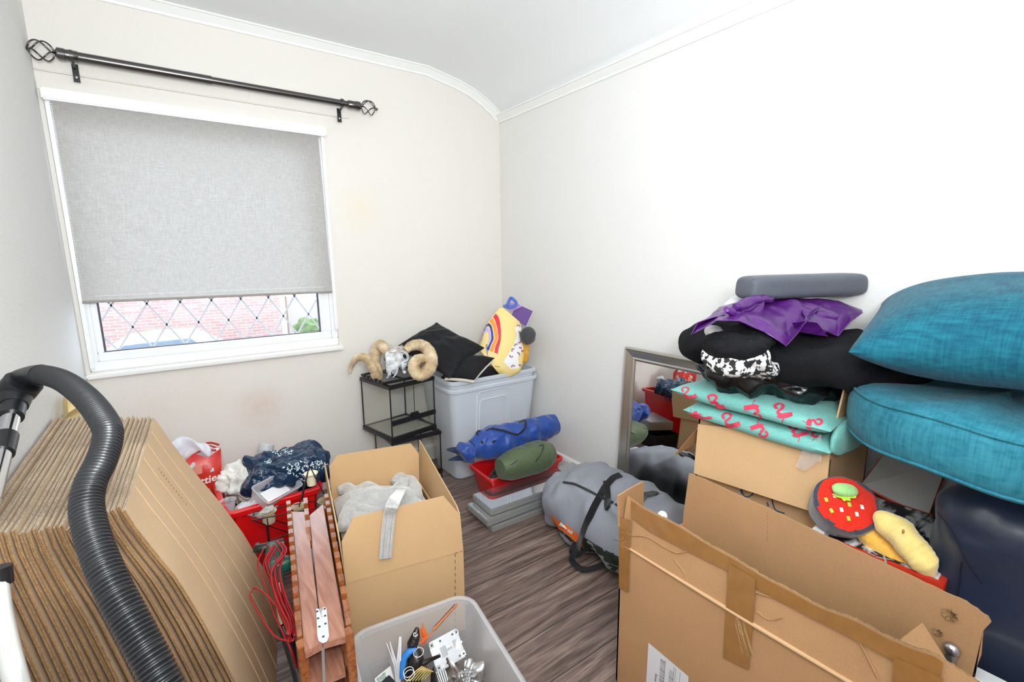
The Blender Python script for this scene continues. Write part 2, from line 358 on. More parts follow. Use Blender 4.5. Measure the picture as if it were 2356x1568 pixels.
# window hole
wx0, wx1, wz0, wz1 = -2.375, -1.215, .90, 2.145
m = MB()
for sx0, sx1, sz0, sz1 in ((XL-.1, wx0, 0, 2.7), (wx1, .1, 0, 2.7), (wx0, wx1, 0, wz0), (wx0, wx1, wz1, 2.7)): m.box(sx0, sx1, 0, .18, sz0, sz1)
struct(m.build('wall_back', M_wallA))
struct(MB().box(0, .12, YB-.1, 0, 0, 2.7).build('wall_right', M_wallB))
struct(MB().box(XL-.12, XL, YB-.1, 0, 0, 2.7).build('wall_left', M_wallB))
m = MB(); m.box(XL, 0, YB-.12, YB, 0, 2.7); struct(m.build('wall_front', M_wallB))
m = MB(); fs = []
m.loops([[V((p.x, y, p.z)) for p in prof]+[V((0.0, y, 2.75)), V((XL, y, 2.75))] for y in (0, YB)]); struct(m.build('ceiling', M_ceil, None, 30))
# cornice: a slim plaster moulding following the ceiling line along both walls
def moulding(path, inward, name, size=.045):
    m = MB(); ls = []
    for i, (p, up) in enumerate(path):
        n = V(inward); pr = [(0, 0), (0, -size*1.05), (size*.18, -size*1.05), (size*.22, -size*.8), (size*.55, -size*.45), (size*.8, -size*.2), (size*1.0, -size*.18), (size*1.0, 0)]
        ls.append([p+n*a+V(up)*b for a, b in pr])
    m.loops(ls); return struct(m.build(name, M_gloss, None, 30))
path = []
for i, p in enumerate(prof):
    a = prof[max(0, i-1)]; b_ = prof[min(len(prof)-1, i+1)]; d = (b_-a).normalized(); up = V((-d.z, 0, d.x)); path.append((p+V((0, -.0005, 0)), up))
moulding(path, (0, -1, 0), 'trim_1')
moulding([(V((-.0005, 0, 2.402)), (0, 0, 1)), (V((-.0005, YB, 2.402)), (0, 0, 1))], (-1, 0, 0), 'trim_2')
# plank floor
def floormat():
    m, t, b = nt('grey_brown_laminate'); N = t.nodes; L = t.links; b.inputs['Roughness'].default_value = .42; b.inputs['Coat Weight'].default_value = .08
    tc = N.new('ShaderNodeTexCoord'); mp = N.new('ShaderNodeMapping'); L.new(tc.outputs['Object'], mp.inputs[0])
    br = N.new('ShaderNodeTexBrick'); br.inputs['Scale'].default_value = 1; br.inputs['Brick Width'].default_value = 1.15; br.inputs['Row Height'].default_value = .185
    br.inputs['Mortar Size'].default_value = .0022; br.inputs['Mortar Smooth'].default_value = .2; br.offset = .37
    br.inputs['Color1'].default_value = (.2, .2, .2, 1); br.inputs['Color2'].default_value = (.8, .8, .8, 1); br.inputs['Mortar'].default_value = (0, 0, 0, 1); L.new(mp.outputs[0], br.inputs[0])
    mp.inputs['Location'].default_value = (.02, .045, 0)
    # grain runs along x; every plank gets its own offset
    sm = N.new('ShaderNodeVectorMath'); sm.operation = 'MULTIPLY_ADD'; sm.inputs[1].default_value = (5, 3, 9); L.new(br.outputs[0], sm.inputs[0]); L.new(tc.outputs['Object'], sm.inputs[2])
    m2 = N.new('ShaderNodeMapping'); m2.inputs['Scale'].default_value = (1.1, 13, 1); L.new(sm.outputs[0], m2.inputs[0])
    n1 = N.new('ShaderNodeTexNoise'); n1.inputs['Scale'].default_value = 2.2; n1.inputs['Detail'].default_value = 9; n1.inputs['Roughness'].default_value = .62; n1.inputs['Distortion'].default_value = 1.1; L.new(m2.outputs[0], n1.inputs[0])
    m3 = N.new('ShaderNodeMapping'); m3.inputs['Scale'].default_value = (3, 60, 1); L.new(sm.outputs[0], m3.inputs[0])
    n2 = N.new('ShaderNodeTexNoise'); n2.inputs['Scale'].default_value = 3; n2.inputs['Detail'].default_value = 5; L.new(m3.outputs[0], n2.inputs[0])
    ad = N.new('ShaderNodeMath'); ad.operation = 'MULTIPLY_ADD'; ad.inputs[1].default_value = .38; L.new(n2.outputs[0], ad.inputs[0]); L.new(n1.outputs[0], ad.inputs[2])
    r = N.new('ShaderNodeValToRGB'); e = r.color_ramp.elements; e[0].position = .48; e[0].color = c4(lin(72, 56, 50)); e[1].position = .86; e[1].color = c4(lin(164, 145, 133))
    e2 = e.new(.64); e2.color = c4(lin(115, 95, 87)); e3 = e.new(.72); e3.color = c4(lin(135, 114, 105)); L.new(ad.outputs[0], r.inputs[0])
    mx = N.new('ShaderNodeMix'); mx.data_type = 'RGBA'; mx.blend_type = 'MULTIPLY'; mx.inputs[0].default_value = .28; L.new(r.outputs[0], mx.inputs[6]); L.new(br.outputs[0], mx.inputs[7])
    mo = N.new('ShaderNodeMix'); mo.data_type = 'RGBA'; mo.inputs[7].default_value = c4(lin(40, 31, 28)); L.new(br.outputs[1], mo.inputs[0]); L.new(mx.outputs[2], mo.inputs[6]); L.new(mo.outputs[2], b.inputs['Base Color'])
    bp = N.new('ShaderNodeBump'); bp.inputs['Strength'].default_value = .15; bp.inputs['Distance'].default_value = .001; L.new(ad.outputs[0], bp.inputs['Height']); L.new(bp.outputs[0], b.inputs['Normal'])
    return m
struct(MB().box(XL-.1, .1, YB-.1, .1, -.08, 0).build('floor', floormat()))
# skirting
def skirt(a, b_, n, name):
    pr = [(0, 0), (.016, 0), (.016, .085), (.012, .1), (.006, .11), (0, .112)]
    struct(MB().loops([[V(p)+V(n)*x+V((0, 0, z)) for x, z in pr] for p in (a, b_)]).build(name, M_gloss, None))
skirt((0, 0, 0), (0, YB, 0), (-1, 0, 0), 'baseboard_right'); skirt((XL, 0, 0), (0, 0, 0), (0, -1, 0), 'baseboard_back'); skirt((XL, 0, 0), (XL, YB, 0), (1, 0, 0), 'baseboard_left')
# picture of the window: frame, sash, glass, leading
FY = .015     # frame front face
win = bpy.data.objects.new('window_1', None); C.objects.link(win); win.location = (-1.79, .04, .9); BASE['window_1'] = V(win.location); struct(win)
g0 = at(240, 808, 1, FY+.03); g1 = at(739, 762, 1, FY+.03); gx0, gx1, gz0 = g0.x, g1.x, .985; gz1 = 2.06
m = MB(); 
def ringframe(m, a0, a1, c0, c1, b0, b1, d0, d1, y0, y1):
    """rectangular ring: outer a0..a1 x c0..c1, inner b0..b1 x d0..d1"""
    m.box(a0, a1, y0, y1, c0, d0); m.box(a0, a1, y0, y1, d1, c1); m.box(a0, b0, y0, y1, d0, d1); m.box(b1, a1, y0, y1, d0, d1)
ringframe(m, wx0, wx1, wz0, wz1, wx0+.035, wx1-.035, wz0+.045, wz1-.035, FY, FY+.07); m.build('window_frame', M_white, win, bevel=.004)
m = MB(); ringframe(m, wx0+.033, wx1-.033, wz0+.043, wz1-.033, gx0, gx1, gz0, gz1, FY+.012, FY+.05); m.build('sash', M_white, win, bevel=.004)
m = MB(); ringframe(m, gx0-.001, gx1+.001, gz0-.001, gz1+.001, gx0+.007, gx1-.007, gz0+.004, gz1-.006, FY+.036, FY+.052); m.build('spacer', pm('dark_spacer', lin(70, 66, 80), .5), win)
MB().box(gx0, gx1, FY+.044, FY+.048, gz0, gz1).build('glass', glassy('window_glass', (.94, .97, 1), .05), win)
m = MB(); dw, dh = .138, .225; M_lead = pm('grey_leading', lin(205, 212, 220), .6)
def clip(p, q):
    t0, t1 = 0, 1; d = q-p
    for ax, lo, hi in ((0, gx0+.004, gx1-.004), (2, gz0+.003, gz1-.003)):
        for s_, lim in ((1, lo), (-1, -hi)):
            a = s_*d[ax]; b_ = lim-s_*p[ax]
            if abs(a) < 1e-9: continue
            t = b_/a
            if a > 0: t0 = max(t0, t)
            else: t1 = min(t1, t)
    return (p+d*t0, p+d*t1) if t1-t0 > .002 else None
for k in range(-14, 26):
    x = gx0+.052+k*dw
    for s_ in (1, -1):
        r_ = clip(V((x, FY+.041, gz0)), V((x+s_*dw/dh*(gz1-gz0), FY+.041, gz1)))
        if r_: m.beam(r_[0], r_[1], .0085, .003, (0, 1, 0))
m.build('leading', M_lead, win)
struct(tagless := MB().box(wx0-.015, at(791, 797, 1, -.03).x, -.035, .03, .872, .898).build('trim_3', M_gloss, None, bevel=.006))
# shallow plaster head above window and painted batten behind the pole
b0 = at(88, 155, 1, -.012); b1 = at(803, 272, 1, -.012)
struct(MB().box(XL+.001, b1.x, -.016, -.0005, 2.225, 2.335).build('trim_4', M_wallA, None, bevel=.004))
struct(MB().box(XL+.001, -1.19, -.007, -.0003, 2.15, 2.19).build('trim_5', M_wallA, None, bevel=.002))
# roller blind
def blindmat():
    m = bpy.data.materials.new('grey_blind_fabric'); m.use_nodes = True; t = m.node_tree; N = t.nodes; L = t.links; N.clear()
    o = N.new('ShaderNodeOutputMaterial'); mx = N.new('ShaderNodeMixShader'); mx.inputs[0].default_value = .42
    d = N.new('ShaderNodeBsdfDiffuse'); tr = N.new('ShaderNodeBsdfTranslucent'); tc = N.new('ShaderNodeTexCoord'); outs = []
    for s_ in ((1, 1, .1), (.1, 1, 1)):
        mp = N.new('ShaderNodeMapping'); mp.inputs['Scale'].default_value = s_; L.new(tc.outputs['Object'], mp.inputs[0]); n = N.new('ShaderNodeTexNoise'); n.inputs['Scale'].default_value = 320; n.inputs['Detail'].default_value = 4; L.new(mp.outputs[0], n.inputs[0]); outs.append(n.outputs[0])
    a = N.new('ShaderNodeMath'); a.operation = 'ADD'; L.new(outs[0], a.inputs[0]); L.new(outs[1], a.inputs[1])
    mr = N.new('ShaderNodeMapRange'); mr.inputs[1].default_value = .75; mr.inputs[2].default_value = 1.3; L.new(a.outputs[0], mr.inputs[0])
    c = N.new('ShaderNodeMix'); c.data_type = 'RGBA'; c.inputs[6].default_value = c4(lin(182, 178, 173)); c.inputs[7].default_value = c4(lin(203, 199, 194)); L.new(mr.outputs[0], c.inputs[0])
    L.new(c.outputs[2], d.inputs[0]); L.new(c.outputs[2], tr.inputs[0]); L.new(d.outputs[0], mx.inputs[1]); L.new(tr.outputs[0], mx.inputs[2]); L.new(mx.outputs[0], o.inputs[0]); return m
by = -.028
q0 = at(118, 230, 1, by); q1 = at(732, 312, 1, by); q2 = at(764, 672, 1, by); q3 = at(190, 697, 1, by)
bl = thing('roller_blind', 'grey woven roller blind pulled most of the way down over the window', 'blind', (-1.79, by, 2.12))
M_blind = blindmat()
MB().grid(lambda u, v: (q3*(1-u)+q2*u)*(1-v)+(q0*(1-u)+q1*u)*v+V((0, .004*math.sin(v*9+u*5)*(1-v), 0)), 30, 20).build('blind_fabric', M_blind, bl, 60)
line3([q3+V((0, -.002, .004)), q2+V((0, -.002, .004))], .006, 'bottom_bar', M_blind, bl, 8)
line3([q3+V((.05, -.004, .03)), q2+V((-.04, -.004, .035))], .0009, 'stitching', M_white, bl, 4)
M_tr = MB().box(wx0, wx1+.005, -.052, -.001, q0.z-.004, 2.15).build('head_rail', M_white, bl, bevel=.006)
MB().tube([(wx0+.02, -.03, 2.12), (wx1-.02, -.03, 2.12)], .018, 14, 1).build('roller', M_blind, bl, 60)
for xx, zz in ((wx0+.012, .92), (wx1-.012, 1.0)):
    m = MB(); m.box(xx-.008, xx+.008, -.018, -.001, zz, 2.12); m.build('side_channel', M_white, bl, bevel=.003)
for xx in (wx0+.026, wx0+.031):
    m = MB()
    for k in range(90): m.ell((xx, -.03, 2.09-k*.0115), .0022, .0022, .0022, None, 6, 4)
    lab(tag(m.build('bead_chain', M_white, bl, 60), 'white beaded pull chain', None), 'white beaded pull chain'); break
# curtain pole
py_ = -.085; pa = at(150, 125, 1, py_); pb = at(822, 244, 1, py_); pz = (pa.z+pb.z)/2
cp = thing('curtain_pole', 'dark metal curtain pole with twisted cage finials above the window', 'curtain pole', (-1.7, -.02, pz))
pmid = at(487, 183, 1, py_).x
MB().tube([(pa.x, py_, pz), (pmid, py_, pz)], .0195, 20, 1).build('pole', M_steel, cp, 60)
MB().tube([(pmid, py_, pz), (pb.x-.02, py_, pz)], .0165, 20, 1).build('pole', M_steel, cp, 60)
for x0, s_ in ((pa.x, -1), (pb.x-.01, 1)):
    fx = x0; f = MB(); X = lambda d: V((fx+s_*d, py_, pz))
    f.lathe([(.0175, -.045), (.0215, -.04), (.0215, 0), (.0235, .001), (.0235, .024), (.010, .032), (.005, .036)], frame(X(0), (0, 1, 0), (0, 0, 1)) if s_ > 0 else frame(X(0), (0, 0, 1), (0, 1, 0)), 20)
    fo = f.build('finial', M_steel, cp, 50)
    cg = MB()
    for k in range(4):
        pts = []
        for i in range(13):
            t = i/12; a = k*PI/2+t*PI*.7; r_ = .043*math.sin(PI*min(1, max(0, t)))**.6
            pts.append((fx+s_*(.032+t*.084), py_+r_*math.cos(a), pz+r_*math.sin(a)))
        cg.tube(pts, .0032, 7, 3)
    cg.build('cage', M_steel, fo, 60)
    MB().ell(X(.123), .0085, .0085, .0085, None, 12, 8).build('ball_tip', M_steel, fo, 60)
for pxx, pyy in ((165, 132), (787, 240)):
    x = at(pxx, pyy, 1, py_).x; b = MB(); b.tube([(x, py_, pz-.016), (x, -.03, pz-.03), (x, -.014, pz-.03)], .005, 8, 3); b.box(x-.011, x+.011, -.02, -.0155, pz-.085, pz-.012)
    bo = b.build('bracket', M_blk, cp, 40); MB().lathe([(.0205, -.006), (.0235, -.006), (.0235, .006), (.0205, .006)], frame((x, py_, pz), (0, 1, 0), (0, 0, 1)), 20).build('ring_clamp', M_steel, bo, 50)
    MB().ell((x, -.021, pz-.065), .005, .002, .006, None, 10, 6).build('screw', M_chrome, bo, 60)
# ---------------------------------------------------------------- outside, beyond the glass
M_brick_, t_, b_ = nt('pink_brick'); _n = t_.nodes.new('ShaderNodeTexBrick'); _n.inputs['Scale'].default_value = 1; _n.inputs['Brick Width'].default_value = .23; _n.inputs['Row Height'].default_value = .075; _n.inputs['Mortar Size'].default_value = .008
_tc = t_.nodes.new('ShaderNodeTexCoord'); _mp = t_.nodes.new('ShaderNodeMapping'); _mp.inputs['Rotation'].default_value = (PI/2, 0, 0); t_.links.new(_tc.outputs['Object'], _mp.inputs[0]); t_.links.new(_mp.outputs[0], _n.inputs[0])
_n.inputs['Color1'].default_value = c4(lin(196, 158, 152)); _n.inputs['Color2'].default_value = c4(lin(182, 142, 138)); _n.inputs['Mortar'].default_value = c4(lin(205, 188, 184)); t_.links.new(_n.outputs[0], b_.inputs['Base Color']); b_.inputs['Roughness'].default_value = .9
struct(tag(MB().box(-14, 16, .6, 40, -1.42, -1.3).build('ground', pm('pale_paving', lin(150, 152, 155), .9, var=.2, vs=2)), 'pale paved ground outside the window', None))
hs = thing('house', 'pink brick house across the way seen through the window glass', 'house', (-4, 12, -1.3))
MB().box(-9.5, .3, 11.2, 15, -1.3, 4.5).build('wall', M_brick_, hs)
MB().poly([(-9.8, 11, 4.4), (.6, 11, 4.4), (.6, 13.5, 6.2), (-9.8, 13.5, 6.2)], .15).build('roof', pm('roof_tiles', lin(120, 95, 88), .9, var=.3), hs)
MB().box(-5.2, -4.9, 11.1, 11.25, -1.3, 4.4).build('downpipe', M_white, hs)
carb = thing('car', 'pale car parked in front of the brick house outside', 'car', (-2.6, 9.3, -1.3))
M_carp = pm('pale_car_paint', lin(190, 205, 218), .25)
m = MB(); ls = []
for yy, k in ((8.5, .96), (8.62, 1), (9.9, 1), (10.02, .96)):
    ls.append([V((-2.5-1.95*k+x_*3.9*k, yy, -1.35+z_*k)) for x_, z_ in ((0, .25), (0, .62), (.06, .75), (.26, .85), (.38, 1.22), (.5, 1.3), (.7, 1.28), (.85, .9), (.97, .82), (1, .6), (1, .25))])
m.loops(ls); m.build('body', M_carp, carb, 40)
m = MB(); m.poly([(-3.3, 8.49, -.51), (-2.9, 8.49, -.15), (-1.85, 8.49, -.12), (-1.45, 8.49, -.49)], .02); m.build('side_window', pm('dark_glass', lin(110, 125, 140), .1), carb)
for x in (-3.7, -1.3): MB().lathe([(.3, -.1), (.32, -.08), (.32, .08), (.3, .1)], frame((x, 8.58, -1.0), (1, 0, 0), (0, 0, 1)), 24).build('wheel', M_blk, carb, 50)
M_leaf = pm('pale_foliage', lin(116, 138, 92), .9, var=.4, vs=10)
for i, (x, y, r_, lb) in enumerate(((.9, 8.6, .8, 'rounded green garden bush beyond the right end of the window'), (3.1, 10.5, 1.0, 'larger green bush furthest right outside the window'), (-6.3, 10.2, .55, 'low green bush at the foot of the brick house outside'))):
    m = MB(); m.ell((x, y, -1.3+r_*.95), r_, r_*.8, r_*.85, None, 40, 26, 1, .45, 3.5, i+1); tag(m.build('bush', M_leaf, None, 0, (x, y, -1.3)), lb, 'bush', 'bushes outside')
lw = MB(); lw.box(.8, 9, 13, 13.3, -1.3, .3); tag(lw.build('garden_wall', pm('pale_render', lin(205, 200, 190), .9), None, base=(4, 13, -1.3)), 'pale garden wall outside, right of the brick house', 'garden wall')
# ================================================================ left side: flattened boxes, vacuum, tubs
NY, FYs = -1.65, -.9
near_p = [(0, -1.925), (.2, -1.96), (.33, -1.99), (.52, -2.034), (.67, -2.076), (.8, -2.127), (.868, -2.15)]
far_p = [(0, -1.79), (.12, -1.82), (.33, -1.885), (.5, -1.955), (.65, -2.025), (.78, -2.08), (.883, -2.118)]
def ip(tab, z):
    if z <= tab[0][0]: return tab[0][1]
    for a, b in zip(tab, tab[1:]):
        if z <= b[0]: t = (z-a[0])/(b[0]-a[0]); return a[1]*(1-t)+b[1]*t
    return tab[-1][1]
def sheet_x(k, z, v, jit=0):
    """k 0 = outermost sheet, 1 = the one by the wall; v 0 near .. 1 far"""
    xo = ip(near_p, z)*(1-v)+ip(far_p, z)*v
    xi = (-2.376+.10*(1-min(1, z/.88))**1.2)*(1-v)+(-2.376+.12*(1-min(1, z/.88))**1.2)*v
    return xo*(1-k)+xi*k+jit*math.sin(z*5+v*3)
NS = 24
M_tope = cardboard('pale_frayed_edges', lin(224, 204, 178), .28, (0, 1, 0), 70)
rs = random.Random(3)
M_cut = cardboard('grubby_cardboard_edges', lin(176, 138, 96), .42, (0, 0, 1), 180)
for i in range(NS):
    k = i/(NS-1)*.985; near = NY+(.0 if k < .38 else -.035)+rs.uniform(-.012, .012); far = FYs+rs.uniform(-.01, .015)+.09*k
    top = .874+.03*k+rs.uniform(-.008, .008)-(.0 if i else 0)
    if i == 0: near, far, top = NY, FYs, .874
    th = .006; jit = rs.uniform(-.0004, .0004)
    base = (sheet_x(k, 0, .5), (near+far)/2, 0)
    root = thing('flattened_box', 'x', 'cardboard box', base, None)
    for half in (0, 1):
        m = MB(); nu, nv = 16, 18; ls = []
        xo = -half*(th*.55+.0006)
        ragged = rs.random()*10
        tp = top-half*rs.uniform(0, .006); ny = near+half*rs.uniform(-.004, .006)
        def P(u, v, dx):
            y = ny+(far-ny)*u; z = .002+(tp-.002)*v+(.0025*noise.noise(V((y*60, ragged, 0))) if v == 1 else 0)
            yy = y+(.002*noise.noise(V((z*70, ragged, 3))) if u in (0, 1) else 0)
            return V((sheet_x(k, z, u, jit)+xo+dx+(.001*noise.noise(V((u*5, v*5, i*3.1))) if i else 0), yy, z))
        m.grid(lambda u, v: P(u, v, 0), nu, nv); m.grid(lambda u, v: P(u, v, -th*.5), nu, nv)
        W = nu+1; K = W*(nv+1); m.f[nu*nv:] = [f[::-1] for f in m.f[nu*nv:]]
        ring = [a for a in range(W)]+[W*r+nu for r in range(1, nv+1)]+[W*nv+a for a in range(nu-1, -1, -1)]+[W*r for r in range(nv-1, 0, -1)]
        m.cur = 1
        m.f += [(ring[a], ring[a]+K, ring[(a+1) % len(ring)]+K, ring[(a+1) % len(ring)]) for a in range(len(ring))]; m.mi += [2 if nu+nv <= a < 2*nu+nv else 1 for a in range(len(ring))]
        po = m.build('panel' if i == 0 else 'layer', [M_cardL if i == 0 else M_cardS, M_cut, M_tope], root, 40)
    if i == 0:
        root['label'] = 'outermost flattened cardboard box of the leaning stack, its plain tan face turned to the room'
        mm = MB()
        for u in (.0, ): pass
        for u0, u1 in ((.22, .2), (.3, .3), (.48, .47), (.62, .63), (.8, .8)):
            pts = [V((sheet_x(0, .003+.865*v/12, u0+(u1-u0)*v/12)+.0012, near+(far-near)*(u0+(u1-u0)*v/12), .003+.865*v/12)) for v in range(13)]
            mm.tube(pts, .0013, 5, 1)
        mm.build('crease', M_cardL, root, 60)
        pr = MB()
        for j in range(12): z = .80-j*.012; pr.box(sheet_x(0, z, .55)+.0002, sheet_x(0, z, .55)+.0024, NY+.55*.75, NY+.55*.75+.0015, z, z+.006)
        pr.build('perforation', M_cut, root)
    else:
        root['label'] = 'grubby flattened cardboard box packed on edge in the tall stack against the left wall'; root['group'] = 'flattened boxes in the leaning stack'
# cobweb-wrapped paper wedge behind the stack
m = MB(); m.poly([(-2.38, -.66, .93), (-2.36, -.60, .93), (-2.30, -.64, .90), (-2.38, -.7, .86)], .05); m.box(-2.385, -2.33, -.7, -.62, 0, .87)
tag(m.build('paper_roll', pm('yellowed_paper', lin(228, 205, 150), .8), None, 0, (-2.35, -.66, 0)), 'yellowed card end just showing behind the stack of flattened boxes', 'card')
# ---- vacuum hose and wand
vac = thing('vacuum_cleaner', 'black ribbed vacuum hose with grip and chrome wand in front of the flattened boxes', 'vacuum cleaner', (-2.1, -2.35, 0))
hp = [D(78, 868, 1.17), D(100, 862, 1.15), D(150, 878, 1.09), D(205, 922, 1.0), D(243, 975, .94), D(248, 1010, .91), D(232, 1062, .87), D(208, 1112, .83), D(200, 1170, .80), D(222, 1260, .76), D(262, 1355, .73), D(312, 1450, .71), D(372, 1568, .69)]
e = hp[-1]; hp += [e+V((.04, -.1, -.12)), e+V((.08, -.3, -.3)), V((-2.0, -2.5, .22)), V((-1.9, -2.62, .2))]
M_hose = pm('black_hose', lin(30, 31, 34), .32, coat=.2)
MB().tube(hp, .0245, 18, 8, rib=.0072).build('hose', M_hose, vac, 75)
gp = [D(96, 862, 1.155), D(72, 868, 1.175), D(48, 882, 1.18), D(38, 905, 1.16), D(30, 935, 1.13)]
MB().tube(gp, [.026, .029, .034, .033, .027], 20, 6).build('hose_grip', M_blk, vac, 60)
MB().tube([D(56, 878, 1.165), D(38, 900, 1.165)], [.038, .038], 24, 1).build('collar', M_blk, vac, 50)
a = D(33, 925, 1.14); b = D(-2, 1058, 1.0)
dirw = (b-a).normalized()
MB().tube([a, a+dirw*.06], [.024, .024], 20, 1).build('wand_socket', M_blk, vac, 50)
MB().tube([a, a+dirw*.33], [.0185, .0185], 20, 1).build('wand', M_chrome, vac, 50)
MB().tube([a+dirw*.13, a+dirw*.19], [.0225, .0225], 20, 1).build('wand_clip', M_blk, vac, 50)
# canister out of the frame below, where the hose ends
m = MB(); m.lathe([(.0, .02), (.16, .02), (.18, .05), (.18, .2), (.15, .28), (.05, .3), (0, .3)], Matrix.Translation((-1.9, -2.72, 0)), 28); m.build('canister', M_red, vac, 40)
for s_ in (-1, 1): MB().lathe([(.05, -.02), (.06, -.015), (.06, .015), (.05, .02)], frame((-1.9+s_*.17, -2.72, .06), (0, 1, 0), (0, 0, 1)), 18).build('wheel', M_blk, vac, 50)
t0 = [D(-8, 1325, .82), D(0, 1400, .8), D(14, 1470, .78), D(36, 1560, .76)]
e = t0[-1]; t0 += [e+V((.02, -.05, -.15)), e+V((.04, -.11, -.35)), V((e.x+.06, e.y-.16, .02))]
tt = thing('curtain_track', 'pale bowed metal tube with a black end standing before the cardboard stack, photo edge', 'tube', (e.x+.06, e.y-.16, 0))
MB().tube(t0, .0155, 16, 6).build('tube', pm('satin_cream_metal', lin(225, 226, 222), .25, .5), tt, 60)
MB().tube([D(-6, 1305, .82), D(-2, 1345, .82)], .019, 16, 1).build('end_cap', M_blk, tt, 50)
# ---- red storage tub under the window
def tub(name, label, x0, x1, y0, y1, z0, z1, taper, r, mat, M=None, rim=.022, th=.004, rimh=.025, handles=False, group=None, base=None, cat='storage tub', parts=True):
    M = M or Matrix(); base = base or (M @ V(((x0+x1)/2, (y0+y1)/2, z0)))
    t = thing(name, label, cat, base, group)
    def L(z, k, rr=r): d = taper*(1-(z-z0)/(z1-z0)); return rrect(x0+d-k, x1-d+k, y0+d-k, y1-d+k, z, max(.004, rr+k*.6), 5, M)
    m = MB(); m.loops([L(z0+.003, -.004), L(z0+.006, 0), L(z1-rimh, 0), L(z1-.002, 0), L(z1-.002, -th), L(z0+.01, -th), L(z0+.008, -th-.003)], True, True)
    m.build('body', mat, t, 40)
    m = MB(); m.loops([L(z1-rimh, 0), L(z1-rimh, rim), L(z1-.004, rim), L(z1, rim-.004), L(z1, -th), L(z1-.004, -th), L(z1-.004, rim*.6), L(z1-rimh, rim*.6)], closed=True)
    m.build('rim', mat, t, 40); return t, L
ang = .045; Mr = Matrix.Translation((-1.945, -.735, 0)) @ Matrix.Rotation(ang, 4, 'Z')
rt, RL = tub('storage_tub', 'large red plastic tub under the window, heaped with bags and clear containers', .02, .40, .02, .52, 0, .355, .03, .035, M_red, Mr)
for u in (.06, .36): m = MB(); m.box(u-.012, u+.012, .016, .03, .05, .32, Mr); m.build('rib', M_red, rt, bevel=.003)
M_brown = cardboard('brown_board', lin(150, 112, 74), .8)
tag(MB().box(.07, .35, .08, .46, .012, .17, Mr).build('cardboard_box', M_brown, None, 0, Mr @ V((.2, .25, .012)), bevel=.01), 'brown cardboard box down inside the red tub, under the bags', 'cardboard box')
def crumple(name, mat, label, cat, c, rx, ry, rz, M=None, amp=.35, fr=9, seed=1, e=1, nu=70, nv=46, smooth=50, group=None):
    m = MB(); m.ell(c, rx, ry, rz, M, nu, nv, e, -amp*.9, fr*1.15, seed); o = m.build(name, mat, None, smooth, (M or Matrix()) @ V(c)-V((0, 0, rz*.8))); return tag(o, label, cat, group), m
M_wbag = pm('white_carrier_plastic', lin(232, 228, 222), .35, alpha=.96)
crumple('carrier_bag', M_wbag, 'crumpled white plastic carrier bag at the left end of the red tub', 'bag', Z(548, 1108, .36), .075, .1, .085, None, .5, 14, 3)
M_navy = pm('navy_carrier_plastic', lin(18, 46, 74), .24, bump=.8, bs=30, bdist=.012)
nb = thing('carrier_bag', 'navy blue plastic bag with white floral print on top of the red tub', 'bag', Z(665, 1100, .36))
c_ = (Z(665, 1082, .40)+V((0, .02, 0))); m = MB(); m.ell(c_, .185, .14, .085, Matrix(), 150, 100, .7, -.3, 13, 12); bo = m.build('bag_body', M_navy, nb, 60); bv = m.bvh()
m = MB()
for (x, y) in ((588, 1095), ): pass
MB().tube([hit(bv, 590, 1090, -.01)[0], D(575, 1098, 2.33), D(558, 1085, 2.36), D(556, 1075, 2.38), D(568, 1074, 2.38), D(600, 1100, 2.3)], .0035, 6, 6).build('handle', M_navy, nb, 60)
pr = MB(); rr_ = random.Random(2)
for cx_, cy_, n_, sp in ((690, 1076, 60, 30), (650, 1038, 34, 20), (735, 1068, 26, 16), (706, 1096, 30, 20), (620, 1060, 10, 10)):
    for k in range(n_):
        a = rr_.uniform(0, 2*PI); d_ = sp*math.sqrt(rr_.random()); px_ = cx_+d_*math.cos(a)*1.3; py_2 = cy_+d_*.55*math.sin(a)
        p, n = hit(bv, px_, py_2, .0008); F = frame(p, n.orthogonal(), n.cross(n.orthogonal())) @ Matrix.Rotation(rr_.uniform(0, 6), 4, 'Z')
        pr.lathe([(0, .0006), (.0055, .0006), (.0055, 0)], F @ Matrix.Diagonal((1, .45, 1, 1)), 8)
    for k in range(3):
        a = rr_.uniform(0, 6); hh = [hit(bv, cx_+math.cos(a+q*.3)*sp*q*.12, cy_+math.sin(a+q*.3)*sp*q*.06, .001) for q in range(5)]
        if max((h[0]-hh[0][0]).length for h in hh) < .04: pr.ribbon([h[0] for h in hh], .003, .0005, [h[1] for h in hh], 3)
pr.build('floral_print', pm('white_ink', lin(206, 224, 232), .5), nb, 0)
p0 = Z(600, 1085, .36)
bt = thing('spray_can', 'grey cylindrical can leaning behind the white bag in the red tub', 'can', p0)
F = frame(p0+V((-.0, .06, -.04)), (1, 0, 0), (0, 1, 0)) @ Matrix.Rotation(.35, 4, 'Y') @ Matrix.Rotation(-.25, 4, 'X')
M_grey = pm('grey_plastic', lin(168, 170, 172), .45)
MB().lathe([(0, 0), (.035, 0), (.037, .004), (.037, .12), (.034, .125), (0, .125)], F, 24).build('can_body', M_grey, bt, 40)
MB().lathe([(.036, .125), (.036, .155), (.03, .16), (0, .16)], F, 24).build('cap', pm('pale_grey_plastic', lin(196, 198, 200), .4), bt, 40)
M_cp = see_through('clear_plastic', lin(225, 228, 232), .22, .08, (.97, .97, .98), .6)
q = Z(640, 1145, .345)
cb = thing('plastic_container', 'clear rectangular plastic container tilted in the front of the red tub', 'container', q)
F = Matrix.Translation(q+V((-.01, .02, .015))) @ Matrix.Rotation(.55, 4, 'Z') @ Matrix.Rotation(.55, 4, 'X')
